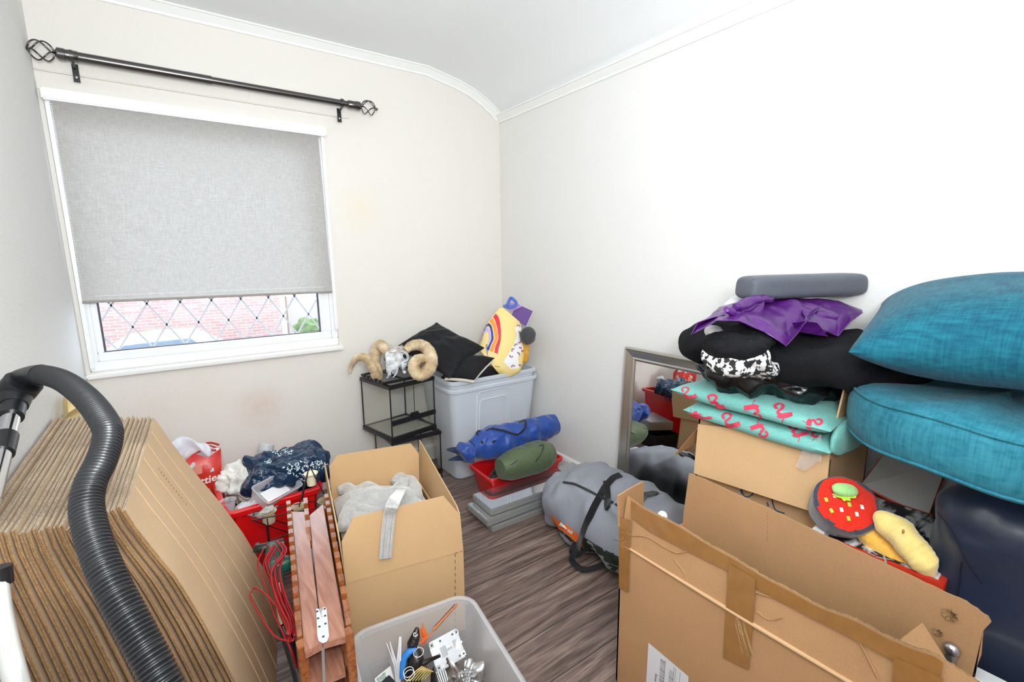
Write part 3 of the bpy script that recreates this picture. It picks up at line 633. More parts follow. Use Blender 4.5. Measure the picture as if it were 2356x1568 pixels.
m = MB(); m.loops([rrect(-.09, .09, -.05, .05, z, .012, 4, F) for z in (0,)]+[rrect(-.096, .096, -.056, .056, .05, .014, 4, F), rrect(-.1, .1, -.06, .06, .05, .016, 4, F), rrect(-.1, .1, -.06, .06, .053, .016, 4, F), rrect(-.094, .094, -.054, .054, .053, .014, 4, F), rrect(-.088, .088, -.048, .048, .003, .012, 4, F)]); m.build('container_body', M_cp, cb, 40)
MB().box(-.06, .06, -.03, .03, .01, .014, F).build('paper_insert', pm('white_paper', lin(235, 235, 236), .7), cb)
q = Z(527, 1172, .335)
gt = MB().lathe([(0, 0), (.024, 0), (.03, .06), (.033, .062), (.029, .058), (.023, .004), (0, .004)], Matrix.Translation(q+V((.0, .03, -.03))), 22)
tag(gt.build('plastic_cup', M_cp, None, 40, q), 'small clear plastic cup in the near left corner of the red tub', 'cup')
tag(crumple('carrier_bag', pm('clear_film', lin(226, 226, 230), .2, alpha=.8), 'x', 'bag', Z(600, 1160, .33), .1, .05, .035, None, .5, 18, 8)[0], 'thin clear film bag crumpled below the white bag in the red tub', 'bag')
# ---- red bag for life behind the stack
yb = -.32
P = lambda x, y: at(x, y, 1, yb)
rb = thing('shopping_bag', 'red and white paper-look carrier bag with white lettering, behind the cardboard stack', 'bag', (-2.1, yb, 0))
M_rbag = pm('red_bag_plastic', lin(206, 44, 36), .35, bump=.3, bs=18, bdist=.01)
tl = at(436, 1052, 1, yb-.05); tr_ = at(508, 1040, 1, yb-.05)
m = MB(); ls = []
for z, k, dx in ((.002, .8, 0), (.15, .86, 0), (tl.z-.12, .95, 0), (tl.z, 1, .0)):
    cx0 = tl.x-.09; cx1 = tr_.x; cw = (cx1-cx0)/2*k; cc = (cx0+cx1)/2-.02*(1-k)
    ls.append([V((cc+cw*a, yb-.055*b-.055*(0 if b < 0 else 0), z+(.02*math.sin(a*6+b) if z > .3 else 0))) for a, b in ((-1, 1), (-.5, 1.06), (0, .98), (.5, 1.05), (1, 1), (1.04, 0), (1, -1), (.5, -.95), (0, -1.03), (-.5, -1), (-1, -1), (-1.03, 0))])
m.loops(ls, True, False); bvr = m.bvh(); o = m.build('bag_body', M_rbag, rb, 50); md = o.modifiers.new('s', 'SOLIDIFY'); md.thickness = .0015
zt = tl.z
m = MB(); yy = yb-.0565-.001
m.poly([(tl.x-.02, yy, zt-.05), (tr_.x-.003, yy+.004, zt-.045), (tr_.x-.006, yy+.004, zt-.085), (tl.x-.02, yy, zt-.09)], .001, (0, -1, 0)); m.build('pale_band', pm('salmon_print', lin(236, 150, 130), .4), rb)
M_ink = pm('white_print', lin(245, 244, 240), .5)
text('lettering', 'ttier b', .050, frame((tl.x+.028, yy-.001, zt-.145), (1, 0, .12), (-.1, 0, 1)), M_ink, rb, shear=.2, bold=.001)
text('lettering', '1 kit', .085, frame((tl.x+.03, yy-.001, zt-.235), (1, 0, .12), (-.1, 0, 1)), M_ink, rb, shear=.2, bold=.0015)
MB().tube([V((tr_.x-.08, yb+.05, zt)), V((tr_.x-.06, yb+.04, zt+.022)), V((tr_.x-.03, yb+.04, zt+.02)), V((tr_.x-.0, yb+.03, zt+.005))], .011, 8, 6, flat=.4).build('handle', M_rbag, rb, 60)
MB().tube([V((tr_.x-.12, yb-.05, zt)), V((tr_.x-.09, yb-.02, zt+.008)), V((tr_.x-.05, yb-.02, zt+.012)), V((tr_.x-.02, yb-.04, zt+.005))], .011, 8, 6, flat=.4).build('handle', M_rbag, rb, 60)
c0 = at(425, 1018, 1, yb); m = MB()
m.grid(lambda u, v: V((c0.x-.07+.17*u, yb-.03+.03*math.sin(u*5)+.03*v, zt-.09+(.17*v)*(.75+.25*math.sin(u*3+.5))+.02*noise.noise(V((u*5, v*4, 2)))))+V((0, .02*noise.noise(V((u*4, v*3, 8))), 0)), 24, 16)
o = m.build('white_bag', pm('milky_bag', lin(228, 228, 238), .35, alpha=.93), None, 60, (c0.x, yb, zt-.09)); o.modifiers.new('s', 'SOLIDIFY').thickness = .0015; o.name = 'carrier_bag'
tag(o, 'milky white plastic bag sticking up out of the red bag', 'bag')
crumple('carrier_bag', pm('pale_cloth', lin(214, 206, 206), .7), 'pale bundle stuffed in the mouth of the red bag', 'bag', V((c0.x+.04, yb, zt-.045)), .09, .045, .06, None, .4, 14, 5)
# ---- wire tea-light rack with glass jars
yk = -.86
rk = thing('wire_rack', 'black wire tea-light rack standing in front of the red tub', 'rack', (-1.72, yk, 0))
W = lambda x, y, dy=0: at(x, y, 1, yk+dy)
m = MB()
def wire(*p): m.tube(p, .0024, 6, 1)
A = W(585, 1177); B = W(580, 1196, -.05); C1 = W(755, 1146); C2 = W(757, 1163, -.05)
wire(A, C1); wire(B, C2); wire(A, B); wire(B, W(665, 1225, -.03)); wire(W(630, 1195), W(665, 1206))
wire(W(712, 1070), W(695, 1148)); wire(W(712, 1070), W(688, 1165, -.05)); wire(W(712, 1070), W(745, 1135)); wire(W(712, 1070), W(760, 1165, -.05))
for x_ in (-1.80, -1.60):
    for dy in (0, -.05): wire((x_, yk+dy, A.z-.02 if x_ < -1.7 else C1.z), (x_, yk+dy, 0))
wire((-1.80, yk, .1), (-1.6, yk, .1)); wire((-1.8, yk-.05, .1), (-1.6, yk-.05, .1)); wire((-1.8, yk, .25), (-1.6, yk, .25)); wire((-1.8, yk-.05, .25), (-1.6, yk-.05, .25))
m.build('wire_frame', pm('black_wire', lin(52, 40, 38), .4, .6), rk, 60)
M_jar = see_through('jar_glass', lin(225, 215, 190), .35, .05, (.96, .94, .88), .5); M_wax = pm('spice_filling', lin(186, 160, 112), .8, var=.4, vs=200)
jl = ['glass jar with crinkled film on top in the wire rack, leftmost', 'glass jar in the middle of the wire rack, behind the wooden teeth', 'glass jar at the right end of the wire rack by the open box']
for i, (x, y) in enumerate(((617, 1178), (688, 1165), (748, 1152))):
    c = at(x, y, 1, yk-.026)
    j = thing('glass_jar', jl[i], 'jar', c-V((0, 0, .045)), 'glass jars in the wire rack'); F = Matrix.Translation(c-V((0, 0, .045)))
    MB().lathe([(0, 0), (.022, 0), (.025, .008), (.024, .04), (.031, .046), (.033, .05), (.030, .05), (.022, .042), (.022, .01), (0, .008)], F, 24).build('jar_body', M_jar, j, 50)
    MB().lathe([(0, .009), (.0215, .01), (.0215, .034), (0, .034)], F, 20).build('filling', M_wax, j, 50)
    if i == 0: mm = MB(); mm.ell(c+V((0, 0, .012)), .022, .022, .014, None, 26, 16, 1, .5, 60, 3); mm.build('film', M_cp, j, 50)
c = at(716, 1100, 1, yk+.03); cu_ = thing('cream_pot', 'small cream tapered candle pot at the peak of the wire rack', 'pot', c-V((0, 0, .03)))
MB().lathe([(0, 0), (.018, 0), (.022, .045), (.029, .05), (.03, .056), (.026, .056), (.02, .05), (0, .048)], Matrix.Translation(c-V((0, 0, .03))), 26).build('pot_body', pm('cream_wax', lin(240, 232, 205), .5), cu_, 45)
# ---- garden strimmer
st = thing('strimmer', 'green and black garden trimmer with silver shaft beside the wooden rack', 'strimmer', (-1.86, -1.6, 0))
M_grn = pm('dark_green_plastic', lin(24, 84, 74), .35)
h1 = Z(597, 1262, .45); h2 = Z(662, 1245, .45); b1 = Z(630, 1268, .45); b2 = Z(640, 1345, .43); s2 = Z(652, 1440, .38); s3 = Z(700, 1600, .26)
MB().tube([h1+V((0, .02, 0)), h1, h2+V((-.012, 0, 0))], [.014, .016, .016], 14, 4).build('handle', M_blk, st, 60)
MB().tube([b1+V((0, .03, .0)), b1, b1.lerp(b2, .5), b2], [.02, .026, .024, .019], 16, 4).build('motor_body', M_grn, st, 60)
MB().ell(b1.lerp(b2, .55)+V((.015, 0, .008)), .042, .024, .024, None, 24, 14, .7).build('switch_housing', M_grn, st, 60)
MB().tube([b2, s2], .0125, 16, 1).build('shaft', M_chrome, st, 60)
MB().tube([s2, s3, V((-1.84, -2.12, .04))], .0155, 16, 3).build('lower_shaft', M_blk, st, 60)
MB().lathe([(0, 0), (.06, 0), (.07, .02), (.05, .05), (0, .055)], Matrix.Translation((-1.84, -2.14, 0)), 24).build('guard', M_blk, st, 50)
m = MB(); rr_ = random.Random(8)
for k in range(6):
    o_ = V((rr_.uniform(-.01, .01), rr_.uniform(-.01, .01), rr_.uniform(-.004, .008)+.012*k*.3))
    pts = [Z(612+k*6, 1262, .472), Z(598+k*5, 1300, .45), Z(618+k*4, 1350, .44), Z(636+k*3, 1410, .43), Z(655+k*3, 1450, .43), Z(668, 1475-k*2, .43), Z(674-k, 1440, .44), Z(655-k*3, 1380, .45), Z(640-k*2, 1320, .465), Z(638+k*5, 1275, .475), Z(620+k*6, 1252, .478)]
    m.tube([p+o_ for p in pts], .0026, 7, 5)
m.tube([Z(668, 1475, .44), Z(630, 1460, .43), Z(590, 1400, .44), Z(576, 1368, .45), Z(590, 1352, .46), Z(630, 1385, .46), Z(668, 1440, .44)], .0026, 7, 6)
m.tube([Z(655, 1460, .42), Z(672, 1500, .38), Z(683, 1535, .33)], .0035, 7, 5)
lab(tag(m.build('power_cable', pm('red_cable', lin(150, 18, 26), .35), st, 60), '', None), 'tangled red power cable')
# ---- hinged wooden rack with comb-like edges
wr = thing('folding_wooden_rack', 'reddish folding wooden rack with notched comb edges between the strimmer and open box', 'wooden rack', (-1.72, -1.5, 0))
def woodmat(name, a, b_):
    m, t, b = nt(name); N = t.nodes; L = t.links; b.inputs['Roughness'].default_value = .26; b.inputs['Coat Weight'].default_value = .6; b.inputs['Coat Roughness'].default_value = .18; tc = N.new('ShaderNodeTexCoord'); mp = N.new('ShaderNodeMapping'); mp.inputs['Scale'].default_value = (14, 1.4, 14); L.new(tc.outputs['Object'], mp.inputs[0])
    n = N.new('ShaderNodeTexNoise'); n.inputs['Scale'].default_value = 5; n.inputs['Detail'].default_value = 8; n.inputs['Distortion'].default_value = .8; L.new(mp.outputs[0], n.inputs[0])
    r = N.new('ShaderNodeValToRGB'); r.color_ramp.elements[0].position = .32; r.color_ramp.elements[0].color = c4(b_); r.color_ramp.elements[1].position = .66; r.color_ramp.elements[1].color = c4(a); L.new(n.outputs[0], r.inputs[0]); L.new(r.outputs[0], b.inputs['Base Color']); return m
M_wood = woodmat('red_brown_wood', lin(178, 128, 106), lin(146, 92, 70)); M_woodd = woodmat('dark_wood_edges', lin(166, 98, 50), lin(120, 66, 34))
zp = .47
def plank(pxs, z, th, nm, mat):
    m = MB(); m.poly([Z(x, y, z) for x, y in pxs], th, (0, 0, 1)); return m.build(nm, mat, wr, bevel=.002)
plank([(672, 1176), (705, 1176), (741, 1478), (701, 1499)], zp, .022, 'plank', M_wood)
plank([(712, 1184), (743, 1158), (795, 1462), (742, 1477)], zp, .022, 'plank', M_wood)
def comb(pf, pn, n, name, z=zp+.012):
    a = Z(*pf, z); b = Z(*pn, z); d = (b-a); L = d.length; d.normalize(); r = d.cross(V((0, 0, 1))).normalized(); m = MB()
    m.beam(a-V((0, 0, .03)), b-V((0, 0, .03)), .013, .03); k = L/n
    for i in range(n):
        c = a+d*(k*(i+.28)); m.beam(c-d*k*.27-V((0, 0, .0)), c+d*k*.27, .015, .034)
    return m.build(name, M_woodd, wr, bevel=.0012)
comb((664, 1160), (688, 1450), 13, 'notched_side'); comb((751, 1144), (801, 1424), 12, 'notched_side')
comb((703, 1153), (711, 1235), 3, 'notched_side', zp+.008)
for (x, y) in ((693, 1478), (800, 1450)):
    p = Z(x, y, zp-.005); m = MB(); m.beam(p, V((p.x, p.y-.02, .0)), .022, .032, (0, 1, 0)); m.build('leg', M_woodd, wr, bevel=.002)
fa = Z(668, 1180, zp-.05); fb = Z(752, 1165, zp-.05)
for p in (fa, fb): m = MB(); m.beam(p, V((p.x, p.y, .0)), .022, .03, (0, 1, 0)); m.build('leg', M_woodd, wr, bevel=.002)
for xa, ya, xb, yb2 in ((672, 1185, 701, 1480), (742, 1170, 794, 1440)):
    a = Z(xa, ya, zp-.03); b = Z(xb, yb2, zp-.03); m = MB(); m.poly([a, b, V((b.x, b.y, .05)), V((a.x, a.y, .05))], .012); m.build('side_panel', M_woodd, wr)
m = MB(); a = Z(712, 1500, .36); 
for zz in (.36, .22): m.poly([Z(704, 1500, zp)*1-V((0, -.01, zp-zz)), Z(790, 1466, zp)-V((0, -.01, zp-zz)), Z(742, 1180, zp)-V((0, 0, zp-zz)), Z(676, 1190, zp)-V((0, 0, zp-zz))], .014, (0, 0, 1))
m.build('inner_shelf', M_wood, wr)
M_hinge = pm('white_painted_steel', lin(216, 222, 230), .3, .2)
hz = zp+.003
m = MB(); m.poly([Z(x, y, hz) for x, y in ((727, 1399), (734, 1399), (739, 1416), (743, 1395), (751, 1396), (757, 1462), (752, 1474), (742, 1478), (733, 1473), (730, 1460))], .0025, (0, 0, 1)); hg = m.build('hinge_plate', M_hinge, wr, bevel=.0008)
m = MB()
for x, y in ((730, 1406), (747, 1400), (732, 1422), (748, 1416), (735, 1441), (749, 1434), (744, 1464)): m.lathe([(.0032, .0), (.0032, .0012), (0, .0018)], Matrix.Translation(Z(x, y, hz)), 10)
m.build('screw', M_steel, hg, 40)
m = MB(); m.beam(Z(733, 1365, zp-.008), Z(741, 1420, zp+.002), .004, .003); m.beam(Z(743, 1478, zp-.01), Z(746, 1568, zp-.1), .007, .004); m.build('metal_strap', M_chrome, wr)
# ================================================================ middle: terrariums, skull, big clear tubs, cushions
M_glass = glassy('terrarium_glass', (.985, .988, .975), .05); M_bf = pm('black_terrarium_plastic', lin(24, 24, 26), .4)
M_gauze = pm('grey_wire_gauze', lin(120, 122, 124), .5, .5, bump=.4, bs=600, bdist=.001)
def terrarium(name, label, F, w, d, h, base, lid=True):
    t = thing(name, label, 'terrarium', base, 'stacked glass terrariums')
    m = MB()
    for x0, x1, y0, y1 in ((0, w, 0, .012), (0, w, d-.012, d), (0, .012, .012, d-.012), (w-.012, w, .012, d-.012)): m.box(x0-.004, x1+.004, y0-.004, y1+.004, 0, .026, F)
    m.build('base_frame', M_bf, t, bevel=.002)
    MB().box(.006, w-.006, .006, d-.006, .018, .022, F).build('base_plate', see_through('smoked_base', lin(190, 188, 178), .4, .1, (.93, .93, .9), .3), t)
    m = MB()
    for x0, x1, y0, y1 in ((0, w, 0, .014), (0, w, d-.014, d), (0, .014, .014, d-.014), (w-.014, w, .014, d-.014)): m.box(x0-.004, x1+.004, y0-.004, y1+.004, h-.022, h, F)
    m.build('top_frame', M_bf, t, bevel=.002)
    for k, (x0, x1, y0, y1) in enumerate(((.002, .006, .006, d-.006), (w-.006, w-.002, .006, d-.006), (.006, w-.006, d-.006, d-.002), (.006, w-.006, .002, .006))):
        MB().box(x0, x1, y0, y1, .02, h-.01, F).build('glass_pane', M_glass, t)
    for x in (.003, w-.003):
        for y in (.003, d-.003): MB().box(x-.003, x+.003, y-.003, y+.003, .02, h-.01, F).build('corner_seal', M_bf, t)
    MB().box(w*.52-.0015, w*.52+.0015, -.0005, .002, .12, h-.02, F).build('door_gap', M_bf, t)
    m = MB(); m.box(.0, w, -.008, .004, .098, .128, F); m.poly([F @ V(p) for p in ((w*.36, -.009, .12), (w*.64, -.009, .12), (w*.58, -.009, .148), (w*.42, -.009, .148))], .01)
    la = m.build('vent_strip', M_bf, t, bevel=.002)
    m = MB()
    for k in range(22): x = w*.06+k*w*.04; m.box(x, x+.004, -.0095, -.007, .105, .12, F)
    m.build('vent_slots', pm('slot_black', (.004, .004, .004), .8), la)
    MB().lathe([(0, .0), (.012, 0), (.012, .008), (0, .009)], F @ frame((w*.5, -.008, .135), (1, 0, 0), (0, 0, 1)), 18).build('lock', M_bf, la, 50)
    return t
zt = .372; A = Z(903, 1018, zt); Bx = Z(1003, 985, zt); F1 = frame(A, (Bx-A), V((-(Bx-A).y, (Bx-A).x, 0)), (0, 0, 1))
w1 = (Bx-A).length
F0 = frame(A+V((.0, .012, -zt)), V((math.cos(.02), -math.sin(.02), 0)), V((math.sin(.02), math.cos(.02), 0)), (0, 0, 1))
terrarium('glass_terrarium', 'lower glass terrarium with black frame, mostly hidden behind the open cardboard box', F0, w1, .31, zt, (A.x+.15, A.y+.15, 0))
terrarium('glass_terrarium', 'upper black-framed glass terrarium carrying the ram skull', F1, w1, .325, .335, (A.x+.15, A.y+.15, zt))
# loose mesh lid askew on top
ztop = zt+.336; L0 = Z(880, 886, ztop+.01); FL = frame(L0, Z(1000, 862, ztop+.01)-L0, (0, 1, 0), (0, 0, 1)); lw_ = .31
ld = thing('terrarium_lid', 'loose black-framed gauze lid lying askew under the ram skull', 'lid', (L0.x+.12, L0.y+.12, ztop))
m = MB()
for a_ in ((0, lw_, 0, .014), (0, lw_, .27, .284), (0, .016, .014, .27), (lw_-.014, lw_, .014, .27), (lw_*.42, lw_*.42+.014, .014, .27)): m.box(*a_, .001, .016, FL)
for k in range(5): m.box(-.004, .012, .03+k*.05, .05+k*.05, .004, .02, FL)
m.build('lid_frame', M_bf, ld, bevel=.0015)
for a_, b_ in ((.014, lw_*.42), (lw_*.42+.014, lw_-.014)): MB().box(a_, b_, .012, .272, .006, .008, FL).build('gauze', M_gauze, ld)
# ram skull
def bonemat():
    return pm('weathered_bone', lin(238, 240, 242), .7, var=.0, col2=lin(150, 153, 158), vs=30, bump=.4, bs=60, bdist=.003, detail=8)
M_bone = bonemat(); M_horn = pm('ram_horn', lin(222, 202, 168), .6, col2=lin(170, 142, 104), vs=16, bump=.5, bs=50, bdist=.003, stretch=(1, 1, 1), detail=6); M_dark = pm('skull_hollow', lin(22, 22, 26), .9)
sk = thing('ram_skull', 'pale ram skull with curled horns and carved forehead resting on the terrarium', 'skull', Z(905, 870, ztop+.02))
_pz = Z(900, 874, ztop+.012); ds = (_pz-CAM).dot(V((RM[0][2], RM[1][2], RM[2][2])))+.07; SS = ds/2.5
def S(x, y, dd=0): return D(x, y, ds+dd)
cr = S(911, 818)
# cranium to muzzle: lofted sections from crown to nose
F = frame(cr, V((RM[0][0], RM[1][0], RM[2][0])), V((0, 0, 1)))
secs = [((911, 795), .036, .020, .05), ((911, 799), .050, .036, .03), ((911, 808), .058, .046, .0), ((912, 818), .064, .048, -.015), ((910, 828), .054, .044, -.025), ((906, 838), .040, .038, -.035), ((903, 848), .034, .034, -.045), ((901, 857), .027, .028, -.05), ((899, 863), .018, .02, -.055)]
ls = []; R_ = V((RM[0][0], RM[1][0], RM[2][0])); Fd = V((RM[0][2], RM[1][2], RM[2][2]))
for (x, y), rw, rd, dd in secs:
    c = S(x, y, dd); l = []; rw *= SS; rd *= SS
    for k in range(28):
        a = 2*PI*k/28; rr = 1+.14*noise.noise(V((math.cos(a)*2, math.sin(a)*2, y*.12)))
        l.append(c+R_*(rw*math.cos(a)*rr)-Fd*(-rd*math.sin(a)*rr)+V((0, 0, .004*math.sin(a*3+y))))
    ls.append(l)
m = MB(); m.loops(ls); so = m.build('cranium', M_bone, sk, 70, sub=1); skb = m.bvh()
m = MB(); m.ell(S(928, 841, -.035), .02, .022, .026, None, 20, 14, 1, .4, 40, 3); m.ell(S(930, 855, -.04), .014, .02, .012, None, 16, 10, 1, .4, 40, 5); m.build('cheek_bone', M_bone, sk, 60)
m = MB(); m.tube([S(896, 858, -.075), S(892, 868, -.08), S(889, 868, -.08)], [.007, .005, .003], 8, 4); m.build('nasal_bone', M_bone, sk, 60)
m = MB(); m.tube([S(915, 846, -.075), S(912, 858, -.08), S(904, 868, -.085)], [.007, .006, .003], 8, 4); m.build('nasal_bone', M_bone, sk, 60)
m = MB(); m.ell(S(901, 856, -.068), .013, .012, .024, frame((0, 0, 0), (1, 0, 0), (0, 1, 0)), 18, 12); lab(m.build('nose_hollow', M_dark, sk, 60), 'black nasal opening')
m = MB(); m.ell(S(927, 820, -.03), .022, .022, .02, None, 20, 14); lab(m.build('eye_socket', M_dark, sk, 60), 'black eye socket'); m = MB(); m.ell(S(888, 826, -.02), .009, .016, .012, None, 16, 10); lab(m.build('eye_socket', M_dark, sk, 60), 'black eye socket')
m = MB(); m.tube([S(916, 812, -.04), S(928, 809, -.045), S(938, 815, -.035), S(937, 828, -.03), S(925, 832, -.045)], .005, 8, 5); m.build('socket_rim', M_bone, sk, 60)
m = MB()
def onsk(x, y): return hit(skb, x, y, .0015)[0]
for cx_, sg in ((901, -1), (917, 1)):
    m.tube([onsk(cx_+sg*(8.5-k*.52)*math.cos(k*.55), 801+(5.2-k*.32)*math.sin(k*.55)) for k in range(14)], .0022, 6, 3)
m.tube([onsk(894+k*3.4, 809+2.5*math.sin(k*.7)) for k in range(11)], .002, 6, 3); m.tube([onsk(911+19*math.cos(a), 802+9*math.sin(a)) for a in [k*PI/10 for k in range(21)]], .0022, 6, 3)
lab(m.build('carved_spirals', pm('carved_tan', lin(206, 184, 162), .7), sk, 60), 'tan spiral carving on the forehead')
def horn(pts, rr, name='horn'):
    P_, R2 = spline(pts, rr, 14); R3 = [SS*r_*(1+.05*math.sin(i*1.9)+.03*math.sin(i*.8)) for i, r_ in enumerate(R2)]
    m = MB(); m.tube(P_, R3, 20, 1); m.build(name, M_horn, sk, 80)
horn([S(893, 812, .0), S(878, 795, .03), S(868, 800, .05), S(862, 830, .05), S(868, 852, .0), S(868, 868, -.05), S(862, 855, -.10), S(845, 826, -.13), S(824, 822, -.12), S(809, 840, -.09), S(806, 859, -.08)],
     [.026, .030, .031, .030, .028, .026, .024, .022, .019, .013, .005])
horn([S(933, 806, .0), S(948, 795, .02), S(970, 794, .0), S(988, 810, -.05), S(993, 834, -.1), S(983, 854, -.14), S(964, 862, -.17), S(952, 846, -.17), S(959, 828, -.15), S(978, 825, -.10), S(994, 838, -.05), S(1000, 852, -.03)],
     [.020, .028, .031, .032, .032, .032, .031, .030, .027, .022, .016, .006])
# ---- big nested clear tubs
M_fro = see_through('frosted_plastic', lin(240, 246, 253), .42, .28, (.985, .99, 1), .45)
def bigtub(name, label, z0, z1, dx, taper):
    t, L = tub(name, label, -.705+dx, -.03-dx, -.475+dx, -.035-dx, z0, z1, taper, .05, M_fro, rim=.014, th=.004, rimh=.022, group='nested clear tubs', base=(-.37, -.25, z0)); return t
t1 = bigtub('storage_tub', 'outer of the two tall nested clear plastic tubs in the far corner', .0, .622, .002, .055)
t2 = bigtub('storage_tub', 'inner clear plastic tub nested in the taller stack, its rim just above the other', .045, .672, .008, .055)
m = MB()
for (x0, x1, zz0, zz1) in ((-.52, -.27, .25, .58), (-.50, -.29, .25, .525)):
    yv = lambda z: -.4775+.055*(1-z/.622)
    pts = [V((x0-.0, yv(zz0), zz0)), V((x0, yv(zz1-.02), zz1-.02)), V((x0+.02, yv(zz1), zz1)), V((x1-.02, yv(zz1), zz1)), V((x1, yv(zz1-.02), zz1-.02)), V((x1+.01, yv(zz0), zz0))]
    m.tube(pts, .0022, 6, 1)
m.build('embossed_outline', pm('frosted_edge', lin(236, 240, 246), .3), t1, 60)
crumple('bedding_bundle', pm('blue_grey_bedding', lin(214, 224, 240), .8), 'blue-grey bedding inside the tall clear tubs, seen through the plastic', 'bedding', V((-.37, -.26, .25)), .22, .12, .16, None, .12, 7, 4, .5)
crumple('clothing_bundle', M_blkc, 'dark cloth filling the top of the clear tub under the black cushions', 'cloth', V((-.36, -.26, .57)), .27, .17, .09, None, .15, 7, 6, .5)
# black cushions
cu = MB(); cu.pillow([D(905, 800, 3.08), D(1004, 738, 3.16), D(1118, 800, 2.98), D(1035, 872, 2.80)], .085, .10, 34, .45, 9, 3, .6)
tag(cu.build('cushion', M_blkc, None, 60, (-.55, -.3, .64), sub=1), 'larger black square cushion standing on its corner in the clear tub', 'cushion', 'black cushions')
c2 = thing('cushion', 'smaller black cushion with cream back at the front of the clear tub', 'cushion', (-.45, -.4, .64), 'black cushions')
cs2 = [D(1020, 868, 2.86), D(1048, 812, 2.98), D(1141, 822, 2.98), D(1092, 874, 2.86)]
cu = MB(); cu.pillow(cs2, .05, .08, 26, .45, 11, 5, .6); cu.build('cushion_front', M_blkc, c2, 60, sub=1)
cu = MB(); cu.pillow([p+V((.0, .01, -.022)) for p in cs2], .022, .05, 16, .2, 9, 7); lab(cu.build('cushion_back', woven('cream_cotton', lin(232, 224, 208), lin(214, 206, 190), 500), c2, 60, sub=1), 'cream cushion back')
# yellow rainbow bag
M_yel = pm('yellow_bag_paper', lin(242, 218, 142), .55, bump=.35, bs=14, bdist=.012)
yb_ = thing('shopping_bag', 'yellow shopping bag with a rainbow print leaning in the corner tub', 'bag', (-.2, -.3, .62))
dy = 3.12
outl = [((1100, 800), (1150, 862)), ((1104, 790), (1175, 868)), ((1112, 762), (1196, 856)), ((1122, 742), (1204, 836)), ((1136, 724), (1208, 800)), ((1148, 708), (1204, 768)), ((1156, 706), (1196, 740))]
m = MB()
def ybag(u, v, sd):
    i = v*(len(outl)-1); k = min(int(i), len(outl)-2); t = i-k
    a = V(outl[k][0]).lerp(V(outl[k+1][0]), t); b = V(outl[k][1]).lerp(V(outl[k+1][1]), t); p = a.lerp(b, u)
    d_ = dy+.05*v-sd*(.085*math.sqrt(max(0, math.sin(PI*u)))*(.9-.55*v))
    q = D(p.x, p.y, d_); return q-Fd*(.013*crease(q*9, 4))*math.sin(PI*u)
m.grid(lambda u, v: ybag(u, v, 1), 40, 40); m.grid(lambda u, v: ybag(u, v, -1), 40, 40); m.weld = .002
bvy = m.bvh(); m.build('bag_body', M_yel, yb_, 60)
def patch(px, mat, name, parent, bv, off=.0012, n=10, label=None):
    """flat print laid on a surface: px = two polylines (left, right) of equal length"""
    m = MB(); A_, B_ = px
    def sp(P, t):
        i = t*(len(P)-1); k = min(int(i), len(P)-2); t = i-k; return (P[k][0]*(1-t)+P[k+1][0]*t, P[k][1]*(1-t)+P[k+1][1]*t)
    def g(u, v):
        a = sp(A_, v); b = sp(B_, v); return hit(bv, a[0]*(1-u)+b[0]*u, a[1]*(1-u)+b[1]*u, off)[0]
    m.grid(g, 3, n); o = m.build(name, mat, parent, 60)
    if label: lab(o, label)
    return o
def Yp(pts): return [(1040+x*220/1568, 660+y*220/1568) for x, y in pts]
red_o = Yp([(722, 437), (770, 500), (792, 600), (802, 720), (798, 880), (768, 980), (748, 1092)]); red_i = Yp([(676, 492), (710, 550), (738, 650), (752, 740), (764, 850), (712, 970), (694, 1078)])
org_o = Yp([(664, 508), (700, 570), (728, 660), (744, 760), (752, 850), (696, 980), (672, 1062)]); org_i = Yp([(616, 562), (650, 610), (680, 680), (694, 780), (698, 860), (640, 970), (622, 1050)])
blu_o = Yp([(612, 592), (650, 640), (670, 720), (684, 860), (640, 940), (604, 1040)]); blu_i = Yp([(586, 630), (620, 660), (640, 740), (648, 860), (600, 960), (556, 1028)])
blu2_o = Yp([(606, 592), (560, 630), (500, 720), (440, 830), (412, 880)]); blu2_i = Yp([(596, 625), (560, 660), (510, 740), (455, 840), (430, 888)])
lil_o = Yp([(440, 880), (480, 770), (540, 680), (585, 662), (630, 710), (648, 860), (600, 960)]); lil_i = Yp([(490, 885), (510, 800), (545, 735), (575, 728), (600, 760), (606, 860), (590, 940)])
for a_, b_, c_, nm in ((red_o, red_i, (226, 40, 72), 'red'), (org_o, org_i, (246, 152, 70), 'orange'), (blu_o, blu_i, (30, 62, 150), 'blue'), (blu2_o, blu2_i, (30, 62, 150), 'blue'), (lil_o, lil_i, (196, 176, 222), 'lilac')):
    patch((a_, b_), pm('print_'+nm, lin(*c_), .6), 'rainbow_stripe', yb_, bvy, .002, 14, nm+' rainbow stripe')
wl = Yp([(1100, 590), (1030, 680), (1065, 800), (1000, 980), (840, 1220), (965, 1345)]); wr_ = Yp([(1118, 560), (1140, 740), (1130, 900), (1175, 1000), (1080, 1150), (1100, 1330)])
patch((wl, wr_), pm('print_white', lin(244, 242, 242), .6), 'white_side', yb_, bvy, .0012, 16, 'white gusset with small rainbow arches')
m = MB()
